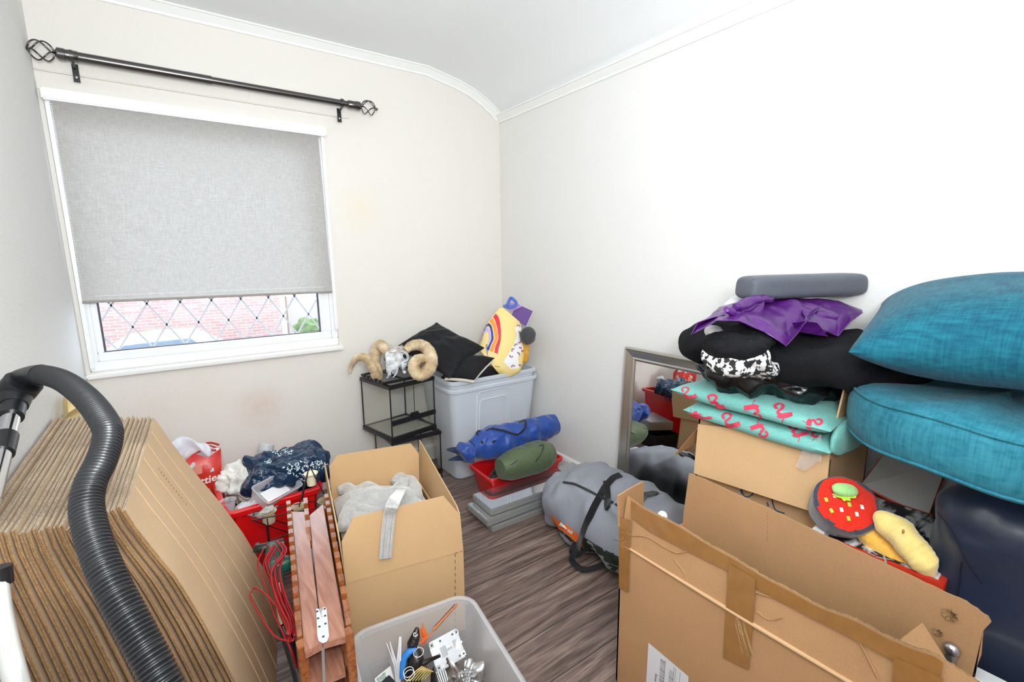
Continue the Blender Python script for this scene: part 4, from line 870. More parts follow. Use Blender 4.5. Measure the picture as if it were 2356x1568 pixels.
for (x, y, a_, r_) in ((1085, 650, .3, 26), (1090, 750, 1.2, 22), (1100, 890, 2.6, 26), (1050, 960, -.6, 28), (1005, 1040, -.8, 30), (970, 1120, 3.4, 30), (1115, 1010, .4, 22), (1080, 1100, .9, 26), (1150, 1060, 0, 20), (1000, 1310, -.3, 30), (1105, 1290, .2, 18)):
    for kk, rr_2 in enumerate((1, .6)):
        hh = [hit(bvy, *Yp([(x+r_*rr_2*math.cos(PI+PI*q/8+a_), y+r_*rr_2*1.1*math.sin(PI+PI*q/8+a_))])[0], .0026) for q in range(9)]
        m.ribbon([h[0] for h in hh], .004-.001*kk, .0003, [h[1] for h in hh], 1)
m.build('small_arches', pm('print_mauve', lin(150, 80, 110), .6), yb_)
m = MB(); hh = [hit(bvy, 1138+k*2, 842+k*.3, .002) for k in range(7)]; m.ribbon([h[0] for h in hh], .003, .0003, [h[1] for h in hh], 1); m.build('small_print', M_blk, yb_)
crumple('snack_packet', pm('golden_packet', lin(226, 168, 62), .35), 'golden packet tucked behind the yellow bag at the right edge of the tub', 'packet', D(1206, 806, 3.17), .045, .03, .09, None, .25, 14, 7)
crumple('pouch', woven('charcoal_cloth', lin(78, 78, 80), lin(64, 64, 66), 700), 'charcoal drawstring pouch hanging over the right of the yellow bag', 'pouch', D(1214, 772, 3.10), .055, .035, .06, Matrix(), .16, 12, 9, .8)
fo = thing('folder', 'glossy purple folder sticking out of the yellow bag in the corner', 'folder', D(1190, 760, 3.2))
fp = [D(*Yp([q])[0], 3.22) for q in ((1060, 270), (1325, 395), (1215, 640), (960, 500))]
M_pur = pm('purple_gloss', lin(84, 26, 130), .5)
m = MB(); m.poly(fp, .006, -Fd); m.build('cover', M_pur, fo); m = MB(); m.poly([p+Fd*.010 for p in (fp[0]+R_*.006, fp[1]+R_*.004, fp[2]+V((.006, 0, -.002)), fp[3])], .01, -Fd); m.build('pages', pm('white_paper', lin(235, 235, 236), .7), fo)
m = MB(); m.poly([D(*Yp([q])[0], 3.19) for q in ((900, 250), (1100, 280), (1150, 320), (980, 400), (860, 330))], .004, -Fd); m.build('flap', pm('violet_card', lin(150, 92, 186), .4), fo)
gt_ = MB(); hh = [D(*Yp([q])[0], 3.17) for q in ((840, 320), (900, 300), (950, 200), (980, 185), (1040, 240), (1050, 290), (1000, 320), (900, 325))]
gt_.ribbon(hh, .022, .003, -Fd, 5); tag(gt_.build('fabric_strap', pm('blue_strap', lin(40, 84, 176), .5), None, 60, D(985, 700, 3.2)), 'bright blue looped strap at the top of the yellow bag', 'strap')
# ---- open box with the fleece
def boxmaker(): pass
zf = .34; FR = Z(1066, 1266, zf); FLc = Z(795, 1342, zf); BR = Z(964, 1106, zf); BL = BR+FLc-FR
bx = thing('cardboard_box', 'open brown cardboard box with a grey fleece robe inside, beside the wooden rack', 'cardboard box', ((FR.x+BL.x)/2, (FR.y+BL.y)/2, 0))
def down(p): return V((p.x, p.y, .002))
th_ = .006
M_cb = cardboard('box_cardboard', lin(206, 170, 126), .92, (1, .0, 0), 60)
def side(a, b, nm):
    n = (b-a).cross(V((0, 0, 1))).normalized(); c = (FR+BL)/2
    if n.dot(a-c) < 0: n = -n
    m = MB(); m.poly([a, b, down(b), down(a)], th_, n); return m.build(nm, M_cb, bx)
for a, b in ((FLc, FR), (FR, BR), (BR, BL), (BL, FLc)): side(a, b, 'side_panel')
m = MB(); m.poly([down(p) for p in (FLc, FR, BR, BL)], th_, (0, 0, -1)); m.build('bottom', M_cb, bx)
dF = (FR-FLc).normalized(); nF = dF.cross(V((0, 0, 1))).normalized()   # towards camera
if nF.y > 0: nF = -nF
def flap(pxs, p0, n, nm='flap', parent=bx, mat=M_cb, thick=.005):
    n = V(n).normalized(); m = MB(); m.poly([onp(x, y, p0, n) for x, y in pxs], thick, n); return m.build(nm, mat, parent)
nf = (nF+V((0, 0, .05))).normalized()
flap([(795, 1342), (786, 1246), (813, 1190), (1021, 1141), (1059, 1185), (1066, 1266)], FR+nF*.002, nf)
nRt = nF.cross(V((0, 0, 1))).normalized(); nRt = nRt if nRt.x > 0 else -nRt
flap([(1066, 1266), (1058, 1180), (1052, 1162), (967, 1012), (965, 1046), (964, 1106)], FR+nRt*.002, (nRt+V((0, 0, -.1))).normalized())
flap([(765, 1152), (757, 1072), (777, 1046), (945, 1019), (963, 1042), (964, 1106)], BR, (-nF+V((0, 0, -.06))).normalized())
lf = -nRt; p_t = V((0, 0, .19))
m = MB(); m.poly([FLc, BL, BL+p_t+lf*.005+(BL-FLc).normalized()*-.02, FLc+p_t*.9+lf*.01+(FLc-BL).normalized()*-.03], .005, lf); m.build('flap', M_cb, bx)
m = MB(); 
for k in range(12):
    a = onp(1047, 1272+k*15, FR, nF)+nF*.0008; b = onp(1047, 1280+k*15, FR, nF)+nF*.0008; m.ribbon([a, b], .002, .0004, nF, 1)
for k in range(2): a = onp(1048+k*10, 1271-k*3, FR, nF)+nF*.0008; b = onp(1053+k*10, 1270-k*3, FR, nF)+nF*.0008; m.ribbon([a, b], .002, .0004, nF, 1)
lab(m.build('dashed_line', pm('black_ink', lin(40, 36, 34), .8), bx), 'black dashed printed line')
# fleece robe
M_fle = woven('grey_fleece', lin(190, 189, 187), lin(168, 167, 165), 260, 1, .8, .8, 30)
fl = thing('fleece_robe', 'light grey fleece robe heaped in the open cardboard box with its belt over the flap', 'robe', ((FR.x+BL.x)/2, (FR.y+BL.y)/2, .05))
ex = (BR-FR); ey = (FLc-FR)
def fz(u, v):
    p = FR+ex*(.04+.92*v)+ey*(.05+.90*u); q = p*8
    h = .02*noise.noise(q*.6)+.055*abs(crease(q*.75, 11, 4))+.03*abs(noise.noise(q*1.3+V((3, 3, 3))))
    edge = min(1, 6*min(u, 1-u, v, 1-v)+.1)
    return V((p.x, p.y, .315+(h+.055)*edge-.05*u*0+.02*v))
m = MB(); m.grid(fz, 90, 110); m.grid(lambda u, v: V((fz(u, v).x, fz(u, v).y, .06)), 4, 4); m.build('robe_body', M_fle, fl, 80)
M2 = MB()
for pts, r_ in (([(778, 1130), (800, 1125), (818, 1150), (800, 1180), (785, 1215)], .03), ([(815, 1135), (845, 1122), (870, 1138), (900, 1140)], .035), ([(850, 1165), (880, 1150), (905, 1135), (925, 1110)], .032), ([(930, 1100), (945, 1108), (955, 1125), (965, 1145)], .03), ([(790, 1175), (815, 1170), (850, 1180), (890, 1180)], .03), ([(905, 1110), (920, 1098), (935, 1105)], .026)):
    M3 = MB(); M3.tube([Z(x, y, .385) for x, y in pts], [r_*.6]+[r_]*(len(pts)-2)+[r_*.7], 16, 6); M2.add(M3.v, M3.f)
for i, p in enumerate(M2.v): M2.v[i] = p+noise.noise_vector(p*22)*.006
o = M2.build('fold', M_fle, fl, 80); md = o.modifiers.new('r', 'REMESH'); md.mode = 'VOXEL'; md.voxel_size = .006; md.use_smooth_shade = True; md = o.modifiers.new('s', 'SMOOTH'); md.iterations = 6
bp_ = [Z(932, 1100, .42), Z(922, 1130, .41), onp(905, 1163, FR+nF*.006, nf)+V((0, 0, .012)), onp(896, 1180, FR+nF*.01, nf), onp(890, 1230, FR+nF*.010, nf), onp(886, 1282, FR+nF*.010, nf)]
m = MB(); m.ribbon(bp_, .042, .009, [V((0, 0, 1)), V((0, -.2, 1)), V((0, -.7, .7)), nF, nF, nF], 8); m.build('belt', M_fle, fl, 60, bevel=.003)
m = MB()
for s_ in (-.010, .010): m.tube([p+dF*s_+nF*.0095 for p in bp_[3:]], .0007, 5, 4)
m.build('belt_stitching', pm('grey_thread', lin(140, 138, 136), .8), fl)
# ---- clear tub at the bottom of the frame
ct = Z(820, 1478, .30); Mc = Matrix.Translation((ct.x-.008, ct.y+.04, 0)) @ Matrix.Rotation(-.14, 4, 'Z') @ Matrix.Scale(-1, 4, (0, 1, 0))
M_clr = see_through('cloudy_tub_plastic', lin(222, 222, 224), .22, .25, (.97, .97, .97), .45)
ct_, CL = tub('storage_tub', 'clear plastic tub of oddments at the bottom edge, in front of the open box', 0, .385, 0, .50, 0, .30, .04, .06, M_clr, Mc, rim=.012, rimh=.02, th=.004)
def T_(x, y, z): return Mc @ V((x, y, z))
ac = thing('aluminium_case', 'small ridged aluminium case with riveted corners in the clear tub', 'case', Z(1030, 1500, .14))
pA = Z(996, 1500, .22); pB = Z(1062, 1463, .22); dx_ = (pB-pA).normalized(); Fa = frame(pA+V((0, -.03, -.05)), dx_, V((-dx_.y, dx_.x, 0)), (0, 0, 1)) @ Matrix.Rotation(-.75, 4, 'X')
wA = (pB-pA).length
m = MB(); m.box(0, wA, 0, .085, 0, .085, Fa); m.build('case_body', pm('ridged_aluminium', lin(222, 224, 228), .35, .7, bump=.2, bs=400), ac, bevel=.004)
m = MB()
for x in (.0, wA-.014):
    for z in (.004, .068): m.box(x, x+.014, -.0015, .002, z, z+.014, Fa)
m.build('corner_rivet_plate', M_chrome, ac, bevel=.0008)
m = MB(); m.box(-.001, wA+.001, -.001, .086, .04, .046, Fa); m.build('seam', M_chrome, ac)
for x in (wA*.25, wA*.68): m = MB(); m.box(x, x+.022, -.004, .0, .03, .058, Fa); m.build('latch', M_chrome, ac, bevel=.001)
for x in (.007, wA-.007, wA*.25+.011, wA*.68+.011):
    for z in (.011, .075): m = MB(); m.ell(Fa @ V((x, -.003, z)), .003, .003, .003, None, 8, 6); m.build('rivet', M_steel, ac, 60)
cf = thing('carved_figure', 'dark carved tribal figure with white spiral painting standing in the clear tub', 'figurine', Z(950, 1530, .06))
M_cf = pm('dark_carved_wood', lin(30, 24, 24), .3, bump=.6, bs=90, bdist=.004, coat=.3)
zz = [Z(960, 1442, .33), Z(956, 1462, .31), Z(950, 1480, .29), Z(948, 1490, .28), Z(955, 1500, .27), Z(958, 1520, .25), Z(952, 1560, .2), Z(948, 1600, .12)]
MB().tube(zz, [.004, .014, .018, .013, .017, .024, .024, .02], 16, 6).build('figure_body', M_cf, cf, 60)
m = MB(); m.tube([Z(935, 1510, .26), Z(932, 1535, .24), Z(938, 1565, .2)], [.008, .012, .01], 10, 5); m.tube([Z(975, 1525, .26), Z(990, 1517, .27), Z(1012, 1508, .29)], [.009, .006, .004], 10, 5); m.build('arm', M_cf, cf, 60)
m = MB()
for k, (x, y) in enumerate(((953, 1478), (951, 1487), (963, 1500), (940, 1545), (942, 1552))): 
    c = Z(x, y, .29-.004*k); m.tube([c+V((.0145*math.cos(a), .0145*math.sin(a), .003*math.sin(a+1))) for a in [q*2*PI/14 for q in range(15)]], .0009, 6, 1)
m.tube([Z(955+6*math.cos(a)*(1-a/9), 1458+6*math.sin(a)*(1-a/9), .335) for a in [q*.5 for q in range(12)]], .0011, 6, 1)
lab(m.build('painted_rings', M_ink, cf, 60), 'white painted rings and spiral')
m = MB(); m.tube([Z(958, 1492, .285), Z(940, 1500, .28), Z(928, 1520, .26), Z(925, 1560, .22)], [.006, .01, .01, .008], 10, 6, flat=.6)
tag(m.build('cloth_strip', pm('bright_blue_cloth', lin(40, 120, 200), .5), None, 60, Z(935, 1520, .2)), 'bright blue cloth strip wrapped beside the dark carved figure', 'cloth')
bs_ = thing('brush', 'long thin notched stick with an orange bristle tuft in the clear tub', 'brush', Z(1000, 1440, .25))
ba = Z(1052, 1388, .33); bb = Z(998, 1447, .27); bc = Z(968, 1490, .24)
MB().tube([ba, bb], [.0035, .006], 10, 1).build('stick', pm('tan_wood', lin(188, 120, 72), .5), bs_, 60)
m = MB()
for k in range(16): t = .06+k*.055; p = ba.lerp(bb, t); m.ell(p+V((-.004, .001, .003)), .0022, .0022, .0022, None, 6, 4)
m.build('notches', pm('dark_beads', lin(60, 24, 18), .5), bs_, 60)
m = MB(); rr_ = random.Random(4)
for k in range(60):
    a_ = bb+V((rr_.uniform(-.005, .005), rr_.uniform(-.005, .005), 0)); t = rr_.uniform(-1, 1); e_ = Z(968+rr_.uniform(-6, 4), 1447+rr_.uniform(-4, 36), .26) if k % 3 else Z(972, 1430+rr_.uniform(0, 30), .27)
    m.tube([bc if k % 2 else bb, bb.lerp(bc, .5)+V((0, 0, .004)), e_], .0011, 4, 3)
lab(tag(m.build('bristles', pm('orange_bristle', lin(214, 100, 34), .6), bs_, 60), '', None, None, 'stuff'), 'orange bristle tuft')
M_pap = pm('white_paper', lin(235, 235, 236), .7)
for i, (q, lb) in enumerate((([(890, 1478), (908, 1530), (912, 1575), (896, 1520)], 'white envelope standing on edge at the left of the clear tub'), ([(897, 1474), (912, 1520), (918, 1570), (906, 1530)], 'second white envelope leaning on the first in the clear tub'), ([(919, 1464), (924, 1464), (922, 1570), (912, 1530)], 'tall narrow white paper slip beside the envelopes in the clear tub'))):
    m = MB(); zz_ = (.32, .27, .2, .25) if i < 2 else (.33, .33, .2, .24); m.poly([Z(x, y, z) for (x, y), z in zip(q, zz_)], .0012); tag(m.build('envelope', M_pap, None, 0, Z(910, 1560, .12)), lb, 'paper', 'papers in the clear tub')
m = MB(); m.poly([Z(x, y, .17) for x, y in ((862, 1560), (905, 1525), (922, 1560), (925, 1620), (880, 1640))], .004, (0, 0, 1)); lf_ = m.build('leaflet', M_pap, None, 0, Z(890, 1580, .14)); tag(lf_, 'white leaflet with a teal patterned corner lying in the clear tub', 'leaflet')
m = MB(); m.poly([Z(x, y, .1715) for x, y in ((866, 1560), (888, 1543), (889, 1560), (872, 1580))], .0006, (0, 0, 1)); m.build('teal_pattern', pm('teal_pattern', lin(60, 132, 140), .6, col2=lin(222, 216, 190), vs=180), lf_)
m = MB(); m.poly([Z(x, y, .2) for x, y in ((875, 1568), (895, 1550), (912, 1568), (905, 1620), (870, 1620))], .03, (0, 0, 1)); tag(m.build('dark_box', pm('dark_navy_card', lin(26, 28, 44), .5), None, 0, Z(890, 1590, .14), bevel=.002), 'small dark navy box in the near left of the clear tub', 'box')
m = MB()
for k in range(7): m.tube([Z(935+k*7, 1568-k, .24), Z(955+k*6, 1545, .27), Z(972+k*4, 1532+k*2, .28)], .0016, 5, 4)
tag(m.build('raffia_bundle', pm('straw', lin(214, 190, 108), .6), None, 60, Z(955, 1560, .2)), 'bundle of pale straw strands at the foot of the carved figure', 'straw')
crumple('foil_wrap', pm('silver_foil', lin(200, 200, 200), .22, .9), 'crumpled silver foil parcel in the near right of the clear tub', 'foil', Z(1075, 1560, .2), .045, .03, .03, None, .6, 30, 5, 1, 50, 34)
m = MB(); m.tube([Z(1028, 1512, .28), Z(1040, 1530, .27), Z(1052, 1548, .25), Z(1056, 1560, .24)], [.004, .009, .008, .004], 10, 6, flat=.4); m.tube([Z(1062, 1548, .26), Z(1090, 1540, .27), Z(1103, 1556, .26), Z(1100, 1575, .25)], .0018, 6, 6)
tag(m.build('metal_ladle', M_chrome, None, 60, Z(1050, 1545, .2)), 'bent silver spoon and wire loop beside the aluminium case', 'spoon')
m = MB(); m.poly([Z(x, y, .17) for x, y in ((1003, 1545), (1022, 1535), (1034, 1560), (1015, 1585))], .002, (0, 0, 1)); o = m.build('printed_slip', M_pap, None, 0, Z(1018, 1560, .15)); tag(o, 'white slip with dark lines of print below the aluminium case', 'paper')
m = MB()
for k in range(5): m.ribbon([Z(1006+k*5, 1547-k*2.5, .1712), Z(1016+k*4.2, 1575-k*2.5, .1712)], .002, .0003, (0, 0, 1), 1)
m.build('print_lines', M_blk, o)
m = MB(); m.poly([Z(998, 1532, .28), Z(1003, 1560, .25), Z(1012, 1590, .2), Z(992, 1580, .2), Z(993, 1550, .24)], .003); tag(m.build('black_blade_sheath', M_blk, None, 0, Z(1000, 1570, .16)), 'small pointed black sheath standing between the figure and the printed slip', 'sheath')
tag(MB().box(.07, .31, .07, .40, .012, .13, Mc).build('cardboard_box', cardboard('grey_card', lin(150, 140, 130), .8), None, base=T_(.2, .25, .012)), 'low cardboard box hidden under the oddments in the clear tub', 'cardboard box')
# ================================================================ right side: basket, cases, duffel, mirror, boxes, pile, teal cushions
# red basket
Mb = Matrix.Translation((-.655, -.825, 0)) @ Matrix.Rotation(-.03, 4, 'Z')
bk, _ = tub('basket', 'small shiny red plastic crate holding the rolled blue and green bags by the right wall', 0, .53, 0, .25, 0, .172, .035, .03, M_red, Mb, rim=.013, rimh=.02)
m = MB(); m.tube([Mb @ V(p) for p in ((.53, .19, .17), (.55, .2, .2), (.57, .23, .215))], [.006, .009, .007], 8, 5); m.build('handle', M_red, bk, 60)
crumple('dark_cloth', woven('charcoal_cloth_2', lin(60, 60, 64), lin(46, 46, 50), 500), 'charcoal cloth lying in the bottom of the small red crate', 'cloth', Mb @ V((.265, .125, .088)), .2, .075, .072, None, .15, 9, 4, .7)
# blue camp-chair bag
cb_ = thing('folding_chair_bag', 'blue drawstring carry bag of a folding chair lying over the red crate', 'bag', (-.45, -.7, .22))
M_blu = pm('blue_nylon', lin(24, 66, 146), .45, bump=.55, bs=26, bdist=.008, sheen=.2)
e1 = D(1276, 976, 2.93); e0 = D(1085, 1030, 2.62)
def rollbag(p0, p1, rads, cr_amp, seed, n=80, nl=120, squash=1):
    p0 = V(p0); p1 = V(p1); d = (p1-p0); L = d.length; d.normalize(); a = d.cross(V((0, 0, 1))).normalized(); b = a.cross(d).normalized(); ls = []
    for j in range(nl+1):
        t = j/nl; i = t*(len(rads)-1); k = min(int(i), len(rads)-2); r = rads[k]*(1-(i-k))+rads[k+1]*(i-k); l = []
        for q in range(n):
            an = 2*PI*q/n; o_ = a*math.cos(an)+b*math.sin(an)*squash; p = p0+d*L*t
            l.append(p+o_*r*(1+cr_amp*1.5*(crease((p+o_*r)*26, seed)+.35*crease((p+o_*r)*48, seed+2)+.5*noise.noise((p+o_*r)*12))))
        ls.append(l)
    m = MB(); m.loops(ls); return m
m = rollbag(e0, e1, [.045, .08, .092, .092, .084, .078, .076, .076, .074, .06], .10, 5); bvb = m.bvh(); m.build('bag_body', M_blu, cb_, 60)
m = rollbag(e0, D(1062, 1050, 2.58), [.045, .07, .05], .22, 9, 60, 40); m.build('gathered_mouth', M_blu, cb_, 60)
MB().tube([e0+V((-.0, 0, .035)), e0+V((-.01, -.03, 0)), e0+V((0, -.0, -.035)), e0+V((0, .03, 0)), e0+V((0, 0, .035))], .0035, 6, 6).build('drawstring', M_blk, cb_, 60)
for (x, y), (x2, y2), r_ in (((1065, 1040), (1028, 1034), .017), ((1070, 1054), (1032, 1058), .013)):
    MB().tube([D(x, y, 2.61), D((x+x2)/2, (y+y2)/2-2, 2.58), D(x2, y2, 2.55)], [r_, r_*1.1, r_*.3], 10, 5, flat=.5).build('chair_leg_end', pm('dark_blue_fabric', lin(22, 40, 66), .6), cb_, 60)
deco(bvb, [(1090, 1000), (1110, 985), (1150, 990), (1190, 1002), (1206, 988), (1210, 972), (1204, 963)], .010, .003, 'shoulder_strap', M_strap, cb_, .004)
gr = thing('rolled_mat', 'olive green rolled bag tied with black cord inside the red crate', 'rolled bag', (-.35, -.78, .12))
M_olv = pm('olive_nylon', lin(78, 94, 62), .5, bump=.4, bs=22, bdist=.007, sheen=.2)
g0_ = D(1150, 1078, 2.59); g1_ = D(1266, 1040, 2.79)
m = rollbag(g0_, g1_, [.055, .078, .086, .09, .09, .086, .06], .05, 15); bvg = m.bvh(); m.build('roll_body', M_olv, gr, 60)
deco(bvg, [(1236, 996), (1248, 1008), (1250, 1030), (1244, 1045), (1232, 1060)], .004, .003, 'cord', M_blk, gr, .001)
deco(bvg, [(1150, 1050), (1180, 1030), (1215, 1008), (1235, 996)], .002, .001, 'seam', pm('olive_seam', lin(54, 66, 42), .7), gr, .0005)
# three silver cases
M_case = pm('silver_case_side', lin(178, 180, 178), .4, .5); M_caset = pm('glossy_silver_lid', lin(225, 226, 226), .05, .9)
for i, (nx, ny, z0, z1, rot, lb, dep_) in enumerate(((1133, 1225, 0, .036, 0, 'bottom one of the three stacked flat silver boxes on the floor', .205), (1122, 1197, .036, .073, .03, 'middle one of the three stacked flat silver boxes on the floor', .215), (1130, 1172, .073, .111, 0, 'topmost of the three flat silver boxes, its shiny lid reflecting the red crate', .205))):
    p = Z(nx, ny, z1 if i else 0) ; p = V((p.x, p.y, z0)); F = frame(p, V((1, -.035+rot, 0)), V((0, 1, 0)), (0, 0, 1)) 
    bx_ = thing('flat_case', lb, 'case', (p.x+.38, p.y+.1, z0), 'stacked silver boxes'); g_ = .74
    MB().box(0, g_, 0, dep_, 0, z1-z0-.003, F).build('case_body', M_case, bx_, bevel=.003)
    MB().box(.004, g_-.004, .004, dep_-.004, z1-z0-.003, z1-z0-.0005, F).build('lid_face', M_caset, bx_)
# duffel bag
df = thing('duffel_bag', 'grey nylon tent bag with black straps lying on the floor before the mirror', 'bag', (-.33, -1.5, 0))
secs = [(-1.10, .10, .22, .32, -.35), (-1.13, .17, .27, .33, -.35), (-1.20, .205, .30, .335, -.352), (-1.35, .215, .33, .33, -.352), (-1.5, .215, .335, .325, -.35), (-1.65, .21, .33, .32, -.345), (-1.8, .20, .30, .3, -.34), (-1.90, .16, .25, .27, -.33), (-1.93, .08, .18, .22, -.32)]
def dsec(y):
    for a, b in zip(secs, secs[1:]):
        if y >= b[0]: t = (y-a[0])/(b[0]-a[0]); return [a[i]*(1-t)+b[i]*t for i in range(5)]
    return list(secs[-1])
ls = []
for j in range(61):
    t = j/60; y = -1.10-.83*(t*t*(3-2*t)*.5+t*.5); _, hw, ht, _, cx_ = dsec(y); l = []
    for k in range(64):
        a = 2*PI*k/64; cx2 = sgn(math.cos(a))*abs(math.cos(a))**.5; sz = sgn(math.sin(a))*abs(math.sin(a))**.6
        p = V((cx_+hw*cx2*(1-.12*sz), y, ht/2+ht/2*sz)); o_ = V((math.cos(a), 0, math.sin(a)))
        dsp = .040*crease(V((p.x*6, p.y*10, p.z*8)), 21)+.022*crease(V((p.x*18, p.y*26, p.z*18)), 25)+.012*noise.noise(p*6)
        p = p+o_*dsp; p.z = max(.001, p.z); l.append(p)
    ls.append(l)
m = MB(); m.loops(ls); bvd = m.bvh(); do = m.build('bag_body', M_greyn, df, 60)
SW = .032
deco(bvd, [(1428, 1093), (1410, 1100), (1385, 1130), (1365, 1170), (1348, 1210), (1336, 1245), (1330, 1262)], SW, .004, 'strap', M_strap, df)
deco(bvd, [(1395, 1110), (1398, 1150), (1402, 1170)], .028, .012, 'strap', M_strap, df)
deco(bvd, [(1530, 1128), (1500, 1137), (1482, 1140), (1470, 1160), (1450, 1200)], SW, .004, 'strap', M_strap, df)
deco(bvd, [(1296, 1110), (1320, 1113), (1350, 1127), (1385, 1145), (1420, 1162), (1450, 1180)], .011, .003, 'zip', M_blk, df)
m = MB(); hh = [V((-.575, -1.36, .05)), V((-.61, -1.40, .02)), V((-.645, -1.47, .012)), V((-.64, -1.56, .010)), V((-.59, -1.63, .012)), V((-.55, -1.67, .03)), V((-.55, -1.62, .06))]
hp1 = [Z(1330, 1262, .07), Z(1316, 1285, .03), Z(1325, 1300, .015), Z(1345, 1310, .015), Z(1375, 1303, .02), Z(1408, 1290, .03), Z(1425, 1275, .06)]
m.ribbon(hp1, .028, .004, V((-.2, 0, 1)), 6); m.build('handle_loop', M_strap, df, 60)
hp2 = [Z(1345, 1228, .1), Z(1322, 1250, .06), Z(1315, 1270, .02), Z(1330, 1277, .02), Z(1345, 1262, .05), Z(1350, 1230, .11)]
m = MB(); m.ribbon(hp2, .022, .003, V((-.5, 0, 1)), 6); m.build('handle_loop', M_strap, df, 60)
M_org = pm('orange_panel', lin(232, 112, 38), .6)
def up_(xs): return [(a, b) for a, b in xs]
patch((up_([(1268, 1182), (1282, 1195), (1305, 1207), (1330, 1228), (1342, 1240)]), up_([(1272, 1198), (1285, 1215), (1305, 1228), (1326, 1248), (1340, 1258)])), M_org, 'orange_panel', df, bvd, .0015, 16, 'orange fabric end panel')
patch((up_([(1272, 1200), (1285, 1216), (1305, 1229), (1340, 1260), (1390, 1290), (1425, 1305)]), up_([(1276, 1204), (1288, 1222), (1308, 1240), (1335, 1272), (1370, 1300), (1410, 1318)])), pm('camo_panel', lin(34, 48, 34), .6, col2=lin(16, 20, 18), vs=40), 'camouflage_panel', df, bvd, .0015, 16, 'dark green camouflage panel')
patch((up_([(1340, 1232), (1365, 1248), (1400, 1268), (1424, 1280)]), up_([(1340, 1258), (1365, 1277), (1400, 1293), (1424, 1303)])), pm('camo_panel', (0, 0, 0)), 'camouflage_panel', df, bvd, .0015, 16, 'dark green camouflage panel')
p, n = hit(bvd, 1288, 1206, .003); Fl = frame(p, V((RM[0][0], RM[1][0], RM[2][0]))+V((0, -.5, -.35)), V((0, 0, 1))-n*n.z)
m = MB()
def LP(pts): return [hit(bvd, x, y, .0035)[0] for x, y in pts]
for pts in (((1287, 1207), (1292, 1200), (1302, 1214), (1296, 1211)), ((1296, 1211), (1299, 1207), (1306, 1217), (1301, 1214))): m.poly(LP(pts), .0006)
m.build('peak_logo', M_ink, df)
text('lettering', 'OZ', .018, frame(hit(bvd, 1306, 1220, .004)[0], (hit(bvd, 1330, 1236, .004)[0]-hit(bvd, 1306, 1220, .004)[0]), V((0, 0, 1))), M_ink, df, bold=.0006)
# mirror, leaning back on the right-hand wall
TL = .048; zM = .935; 
mr = thing('leaning_mirror', 'large silver-framed mirror leaning against the right wall behind the grey bag', 'mirror', (-.05, -1.6, 0))
u_ = V((-TL, 0, -1)).normalized(); o_ = V((-.028, -1.25, zM)); n_ = V((-1, 0, TL)).normalized()
Wm, Hm = 1.0, .93
Fm = frame(o_, V((0, -1, 0)), u_, V((-1, 0, TL)).normalized())   # x along -y, z towards room; y = z cross x
yv_ = Fm.to_3x3() @ V((0, 1, 0)); sgy = 1 if yv_.z < 0 else -1
def MP(x, y, z): return Fm @ V((x, sgy*y, z))
prf = [(0, 0), (0, .018), (.008, .026), (.014, .022), (.024, .02), (.05, .012), (.058, .014), (.066, .008), (.070, .002), (.070, 0)]
ls = []
for a, h in prf:
    ls.append([MP(a, a, h), MP(Wm-a, a, h), MP(Wm-a, Hm-a, h), MP(a, Hm-a, h)])
m = MB(); m.loops(ls, False, False); m.build('frame', pm('champagne_silver', lin(190, 186, 176), .28, .85), mr, 0)
m = MB(); m.poly([MP(.066, .066, .003), MP(Wm-.066, .066, .003), MP(Wm-.066, Hm-.066, .003), MP(.066, Hm-.066, .003)], .003, n_)
m.build('mirror_glass', pm('mirror_silver', (.93, .94, .94), .0, 1), mr)
m = MB(); m.poly([MP(.002, .002, 0), MP(Wm-.002, .002, 0), MP(Wm-.002, Hm-.002, 0), MP(.002, Hm-.002, 0)], .006, n_); m.build('backing', M_brown, mr)
# silver case and black open case seen in the mirror, behind the open box
sc_ = thing('metal_case', 'silver metal case lying on a black case, seen in the mirror', 'case', (-1.27, -.62, .12))
F = Matrix.Translation((-1.33, -.72, .135)) @ Matrix.Rotation(.35, 4, 'Z'); MB().box(0, .22, 0, .3, 0, .07, F).build('case_body', M_alu, sc_, bevel=.006)
bc_ = thing('tool_case', 'black open plastic case on the floor under the silver case, seen in the mirror', 'case', (-1.27, -.6, 0))
F = Matrix.Translation((-1.36, -.76, 0)) @ Matrix.Rotation(.2, 4, 'Z'); m = MB(); m.loops([rrect(0, .25, 0, .36, 0, .02, 3, F), rrect(-.005, .255, -.005, .365, .11, .02, 3, F), rrect(.0, .25, .0, .36, .11, .02, 3, F), rrect(.01, .24, .01, .35, .02, .02, 3, F)]); m.build('case_body', M_blk, bc_, 40)
m = MB(); m.box(.05, .2, .1, .3, .02, .134, F); m.build('tray', M_blk, bc_)
# ---- big taped box in front
xf = -.93; yl = -2.03; yr = -2.84; xb = -.62
M_bb = cardboard('taped_box_cardboard', lin(190, 147, 105), .86, (0, 1, 0), 46)
bb_ = thing('cardboard_box', 'large taped cardboard box in the right foreground with torn upright flaps and a barcode label', 'cardboard box', (-.78, -2.43, 0))
def X_(x, y, xx=xf): return at(x, y, 0, xx)
fl_ = X_(1430, 1249); fr_ = X_(1960, 1568); slope = (fr_.z-fl_.z)/(fr_.y-fl_.y); fR = V((xf, yr, fl_.z+slope*(yr-fl_.y)))
fl_.x = xf; m = MB()
def wavy(pts, amp=.0025, n=10, seed=0, ax=2):
    o = []
    for a, b in zip(pts, pts[1:]):
        for k in range(n): p = a.lerp(b, k/n); p = p+V((0, 0, amp*noise.noise(p*90+V((seed, 0, 0))))); o.append(p)
    o.append(pts[-1]); return o
fl_b = V((xf, yl+.0, .002)); 
fl_.y = X_(1427, 1249).y
